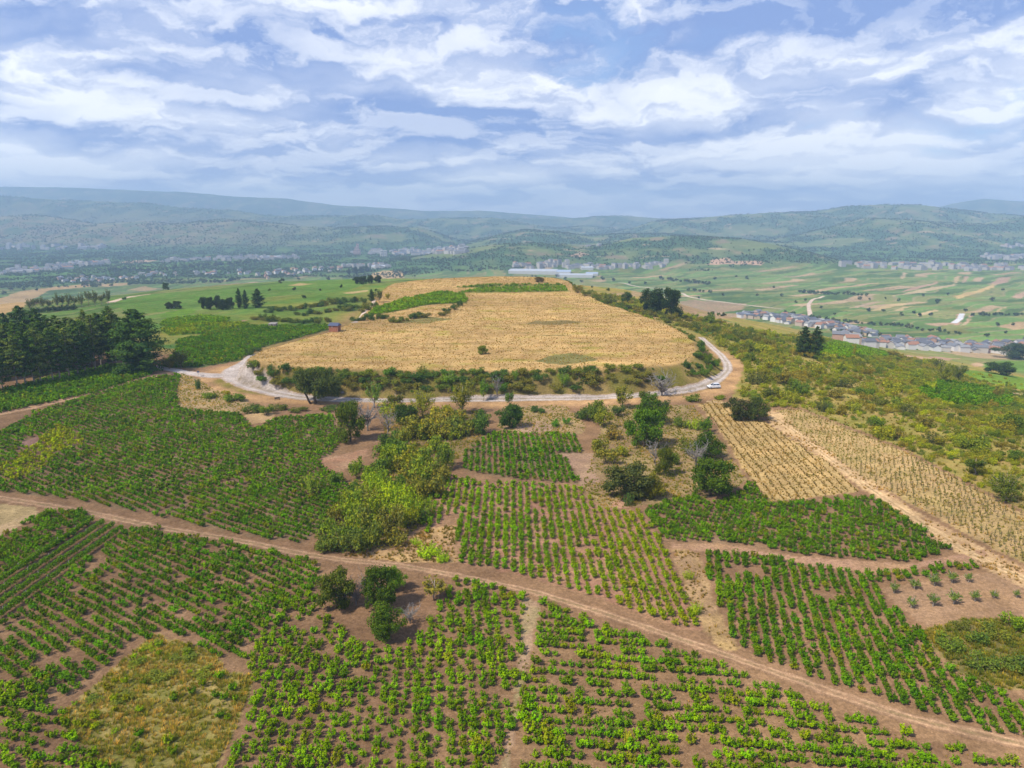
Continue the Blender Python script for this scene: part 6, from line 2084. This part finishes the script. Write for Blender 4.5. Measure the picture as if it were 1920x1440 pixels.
# ---------------------------------------------------------------- hut on the hill
M_PLANK = plain_mat("hut_planks", (0.30, 0.12, 0.065), 0.75, 0.25, 6)
M_SLATE = plain_mat("hut_slate", (0.085, 0.10, 0.16), 0.5, 0.25, 5)
M_FRAME = plain_mat("hut_frame", (0.38, 0.20, 0.13), 0.7, 0.2, 6)
x, y, z, t = at_px(628, 621)
u_ = t / FPX
hut = tag(bpy.data.objects.new("wooden_hut", None), "small red-brown wooden hut with blue slate roof on the rim of the dry hill", "hut")
hut.location = (x, y, z)
hut.rotation_euler = (0, 0, -0.22)
link(hut)
W_, D_, H_ = 17.0 * u_, 13.0 * u_, 11.5 * u_
nb = 9
pl = boxes_mesh("plank", [(0, W_, -0.03, 0.03, 0, H_ / nb - 0.03)], M_PLANK)
pls = boxes_mesh("plank", [(-0.03, 0.03, 0, D_, 0, H_ / nb - 0.03)], M_PLANK)
obj("wall", boxes_mesh("wall", [(-W_ / 2 + 0.06, W_ / 2 - 0.06, -D_ / 2 + 0.06, D_ / 2 - 0.06, -0.5, H_)], M_FRAME), hut)
for i in range(nb):
    obj("plank", pl, hut, (-W_ / 2, -D_ / 2, i * H_ / nb))
    obj("plank", pls, hut, (W_ / 2, -D_ / 2, i * H_ / nb))
    obj("plank", pls, hut, (-W_ / 2, -D_ / 2, i * H_ / nb))
cp = boxes_mesh("corner_post", [(-0.09, 0.09, -0.09, 0.09, -0.3, H_)], M_FRAME)
for a in (-1, 1):
    for b in (-1, 1):
        obj("corner_post", cp, hut, (a * W_ / 2, b * D_ / 2, 0))
obj("door", boxes_mesh("door", [(-0.5, 0.5, -0.06, 0.0, 0, H_ * 0.72)], M_PLANK), hut, (W_ * 0.22, -D_ / 2 - 0.04, 0))
obj("sign", boxes_mesh("sign", [(-0.3, 0.3, -0.03, 0.0, 0, 0.4)], M_WHITE), hut, (-W_ * 0.13, -D_ / 2 - 0.05, H_ * 0.72))
ro, rr_ = 0.5, 7.5 * u_
V = [(-W_ / 2 - ro, -D_ / 2 - ro, H_ - 0.1), (W_ / 2 + ro, -D_ / 2 - ro, H_ - 0.1), (W_ / 2 + ro, D_ / 2 + ro, H_ - 0.1), (-W_ / 2 - ro, D_ / 2 + ro, H_ - 0.1), (-W_ / 2 - ro * 0.3, 0, H_ + rr_ * 0.62), (W_ / 2 + ro * 0.3, 0, H_ + rr_ * 0.62)]
roof = obj("roof", mesh_from("roof", V, [(0, 1, 5, 4), (2, 3, 4, 5), (1, 2, 5), (3, 0, 4), (3, 2, 1, 0)], M_SLATE), hut)
sv = np.array(V)
for i in range(6):
    f0, f1 = i / 6, (i + 1) / 6
    a0, a1 = sv[0] + (sv[4] - sv[0]) * f0, sv[1] + (sv[5] - sv[1]) * f0
    b0, b1 = sv[0] + (sv[4] - sv[0]) * f1, sv[1] + (sv[5] - sv[1]) * f1
    up_ = np.array([0, -0.03, 0.07])
    obj("slate_course", mesh_from("slate_course", [a0 + up_, a1 + up_, b1 + up_ * 0.4, b0 + up_ * 0.4, a0, a1], [(0, 1, 2, 3), (4, 5, 1, 0)], M_SLATE), roof)
x, y, z, t = at_px(512, 613)
u_ = t / FPX
h2 = tag(bpy.data.objects.new("stone_hut", None), "tiny pink-walled field hut among the hedge left of the wooden hut", "hut")
h2.location = (x, y, z)
link(h2)
M_PINK = plain_mat("pink_stone", (0.42, 0.29, 0.24), 0.85, 0.2, 2)
obj("wall", boxes_mesh("wall", [(-6.5 * u_, 6.5 * u_, -2, 2, -0.5, 6 * u_)], M_PINK), h2)
obj("roof", mesh_from("roof", [(-7 * u_, -2.4, 6 * u_ + .02), (7 * u_, -2.4, 6 * u_ + .02), (7 * u_, 2.4, 8 * u_), (-7 * u_, 2.4, 8 * u_), (7 * u_, 2.4, 6 * u_ + .02), (-7 * u_, 2.4, 6 * u_ + .02)],
                      [(0, 1, 2, 3), (3, 2, 4, 5), (1, 4, 2), (5, 0, 3), (0, 5, 4, 1)], M_DEAD), h2)
obj("door", boxes_mesh("door", [(-0.5, 0.5, -2.06, -2.0, 0, 2.0)], M_BARK), h2)

# ---------------------------------------------------------------- white car on the road
def car():
    x, y, z, t = at_px(1338, 728)
    e = tag(bpy.data.objects.new("parked_car", None), "white hatchback parked on the gravel road bend", "car")
    M_PAINT = plain_mat("car_white", (0.75, 0.76, 0.78), 0.3, 0.04, 2, 0, 0, 0.5)
    M_TYRE = plain_mat("tyre_black", (0.02, 0.02, 0.022), 0.8, 0.2, 5)
    M_RIM = plain_mat("rim_grey", (0.35, 0.36, 0.38), 0.4, 0.1, 5, 0, 0.6)
    M_CG = plain_mat("car_glass", (0.03, 0.045, 0.085), 0.1, 0.1, 2, 0, 0, 0.6)
    M_LAMP = plain_mat("lamp_clear", (0.6, 0.62, 0.66), 0.15, 0.05, 5)
    M_RED = plain_mat("lamp_red", (0.35, 0.03, 0.02), 0.3, 0.05, 5)
    # side profile (x forward), cross sections lofted across the width
    low = [(-2.1, 0.35), (-2.15, 0.6), (-2.1, 0.95), (-1.7, 1.02), (-0.9, 1.0), (0.0, 0.98), (0.9, 0.94), (1.6, 0.84), (2.02, 0.72), (2.12, 0.5), (2.08, 0.3)]
    V, F = [], []
    ys_ = [-0.86, -0.8, -0.4, 0.4, 0.8, 0.86]
    ins = [0.06, 0.0, 0.0, 0.0, 0.0, 0.06]
    for yy, s in zip(ys_, ins):
        for px_, pz_ in low:
            V.append((px_ * (1 - s * 0.3), yy, 0.3 + (pz_ - 0.3) * (1 - s)))
    m = len(low)
    for i in range(len(ys_) - 1):
        for j in range(m - 1):
            F.append((i * m + j, i * m + j + 1, (i + 1) * m + j + 1, (i + 1) * m + j))
        F.append((i * m + m - 1, i * m, (i + 1) * m, (i + 1) * m + m - 1))
    F.append(tuple(range(m))[::-1])
    F.append(tuple((len(ys_) - 1) * m + j for j in range(m)))
    e.location = (x, y, z + 0.12)
    link(e)
    obj("body", mesh_from("body", V, F, M_PAINT), e)
    cab_b = [(-1.95, 0.98), (0.95, 0.93)]
    cab_t = [(-1.65, 1.48), (0.15, 1.5)]
    wv = 0.76
    wt_ = 0.6
    V = [(-1.95, -wv, 0.98), (0.95, -wv, 0.93), (0.95, wv, 0.93), (-1.95, wv, 0.98), (-1.62, -wt_, 1.44), (0.12, -wt_, 1.45), (0.12, wt_, 1.45), (-1.62, wt_, 1.44)]
    cabin = obj("cabin", mesh_from("cabin", V, [(0, 1, 5, 4), (1, 2, 6, 5), (2, 3, 7, 6), (3, 0, 4, 7), (4, 5, 6, 7)], M_CG), e)
    obj("roof", boxes_mesh("roof", [(-1.66, 0.14, -wt_ - 0.01, wt_ + 0.01, 1.445, 1.51)], M_PAINT), e)
    for yy in (-1, 1):
        for (xa, za, xb, zb) in ((0.95, 0.93, 0.12, 1.45), (-1.95, 0.98, -1.62, 1.44), (-0.5, 0.97, -0.5, 1.45)):
            a = np.array([xa, yy * (wv + 0.01), za])
            b = np.array([xb, yy * (wt_ + 0.01), zb])
            obj("pillar", tube_tree([(np.array([a, b]), np.array([0.05, 0.05]))], M_PAINT, "pillar", 4), e)
    tyre = tube_tree([(np.array([(0, -0.11, 0), (0, -0.09, 0), (0, 0.09, 0), (0, 0.11, 0)]), np.array([0.27, 0.32, 0.32, 0.27]))], M_TYRE, "wheel", 16)
    rim = tube_tree([(np.array([(0, -0.115, 0), (0, 0.115, 0)]), np.array([0.19, 0.19]))], M_RIM, "rim", 12)
    for a in (-1.3, 1.3):
        for b in (-0.78, 0.78):
            w = obj("wheel", tyre, e, (a, b, 0.2))
            obj("rim", rim, w)
    hl = boxes_mesh("headlight", [(-0.06, 0.06, -0.2, 0.2, -0.07, 0.07)], M_LAMP)
    rl = boxes_mesh("tail_light", [(-0.05, 0.05, -0.12, 0.12, -0.16, 0.16)], M_RED)
    for b in (-0.58, 0.58):
        obj("headlight", hl, e, (2.03, b, 0.64))
        obj("tail_light", rl, e, (-2.1, b * 1.15, 0.8))
    obj("bumper", boxes_mesh("bumper", [(-0.08, 0.08, -0.8, 0.8, -0.1, 0.1)], M_TYRE), e, (2.08, 0, 0.42))
    e.rotation_euler = (0, 0, R(188))
    e.scale = (1.12, 1.12, 1.2)
    return e


car()

# ---------------------------------------------------------------- small things by the road
x, y, z, t = at_px(372, 703)
sg = tag(bpy.data.objects.new("sign_post", None), "small dark sign on a post where the gravel branches meet", "sign")
sg.location = (x, y, z)
link(sg)
obj("post", boxes_mesh("post", [(-0.05, 0.05, -0.05, 0.05, -0.3, 1.6)], M_BARK), sg)
obj("board", boxes_mesh("board", [(-0.5, 0.5, -0.09, -0.05, 1.0, 1.7)], M_SLATE), sg)
x, y, z, t = at_px(520, 750)
bn = tag(bpy.data.objects.new("bench", None), "dark wooden bench on the verge of the gravel road left of the oak", "bench")
bn.location = (x, y, z)
bn.rotation_euler = (0, 0, 0.4)
link(bn)
obj("seat", boxes_mesh("seat", [(-0.9, 0.9, -0.25, 0.25, 0.42, 0.5)], M_BARK), bn)
obj("backrest", boxes_mesh("backrest", [(-0.9, 0.9, 0.25, 0.31, 0.5, 0.95)], M_BARK), bn)
for a in (-0.75, 0.75):
    obj("leg", boxes_mesh("leg", [(-0.06, 0.06, -0.22, 0.22, -0.1, 0.42)], M_BARK), bn, (a, 0, 0))
for px, py, lab in [(380, 706, "brown boulder at the corner of the gravel junction"), (642, 737, "pale boulder at the foot of the bank across from the oak"), (1293, 734, "flat stone at the roadside left of the parked car")]:
    x, y, z, t = at_px(px, py)
    g = np.random.default_rng(px)
    d = unit(g.normal(0, 1, (60, 3)))
    import bmesh
    bm = bmesh.new()
    for q in d * (1 + g.normal(0, 0.12, (60, 1))):
        bm.verts.new(Vector(q * np.array([0.75, 0.55, 0.42])))
    bmesh.ops.convex_hull(bm, input=bm.verts)
    me = bpy.data.meshes.new("boulder")
    bm.to_mesh(me)
    bm.free()
    me.materials.append(M_DEAD)
    tag(obj("boulder", me, None, (x, y, z + 0.15)), lab, "boulder")

# ---------------------------------------------------------------- haze: one closed box of thin even air
hzb = boxes_mesh("haze", [(-14000, 14000, -400, 14200, VAL - 60, 560)], None)
m, t, out = new_mat("haze_air")
pv_ = N(t, "ShaderNodeVolumePrincipled")
pv_.inputs["Color"].default_value = (0.50, 0.73, 1.0, 1)
pv_.inputs["Density"].default_value = 1.4e-4
pv_.inputs["Anisotropy"].default_value = 0.0
t.links.new(pv_.outputs[0], out.inputs["Volume"])
hzb.materials.clear()
hzb.materials.append(m)
hazeo = obj("haze", hzb)
tag(hazeo, "thin bluish haze over the valley and far hills", kind="stuff")
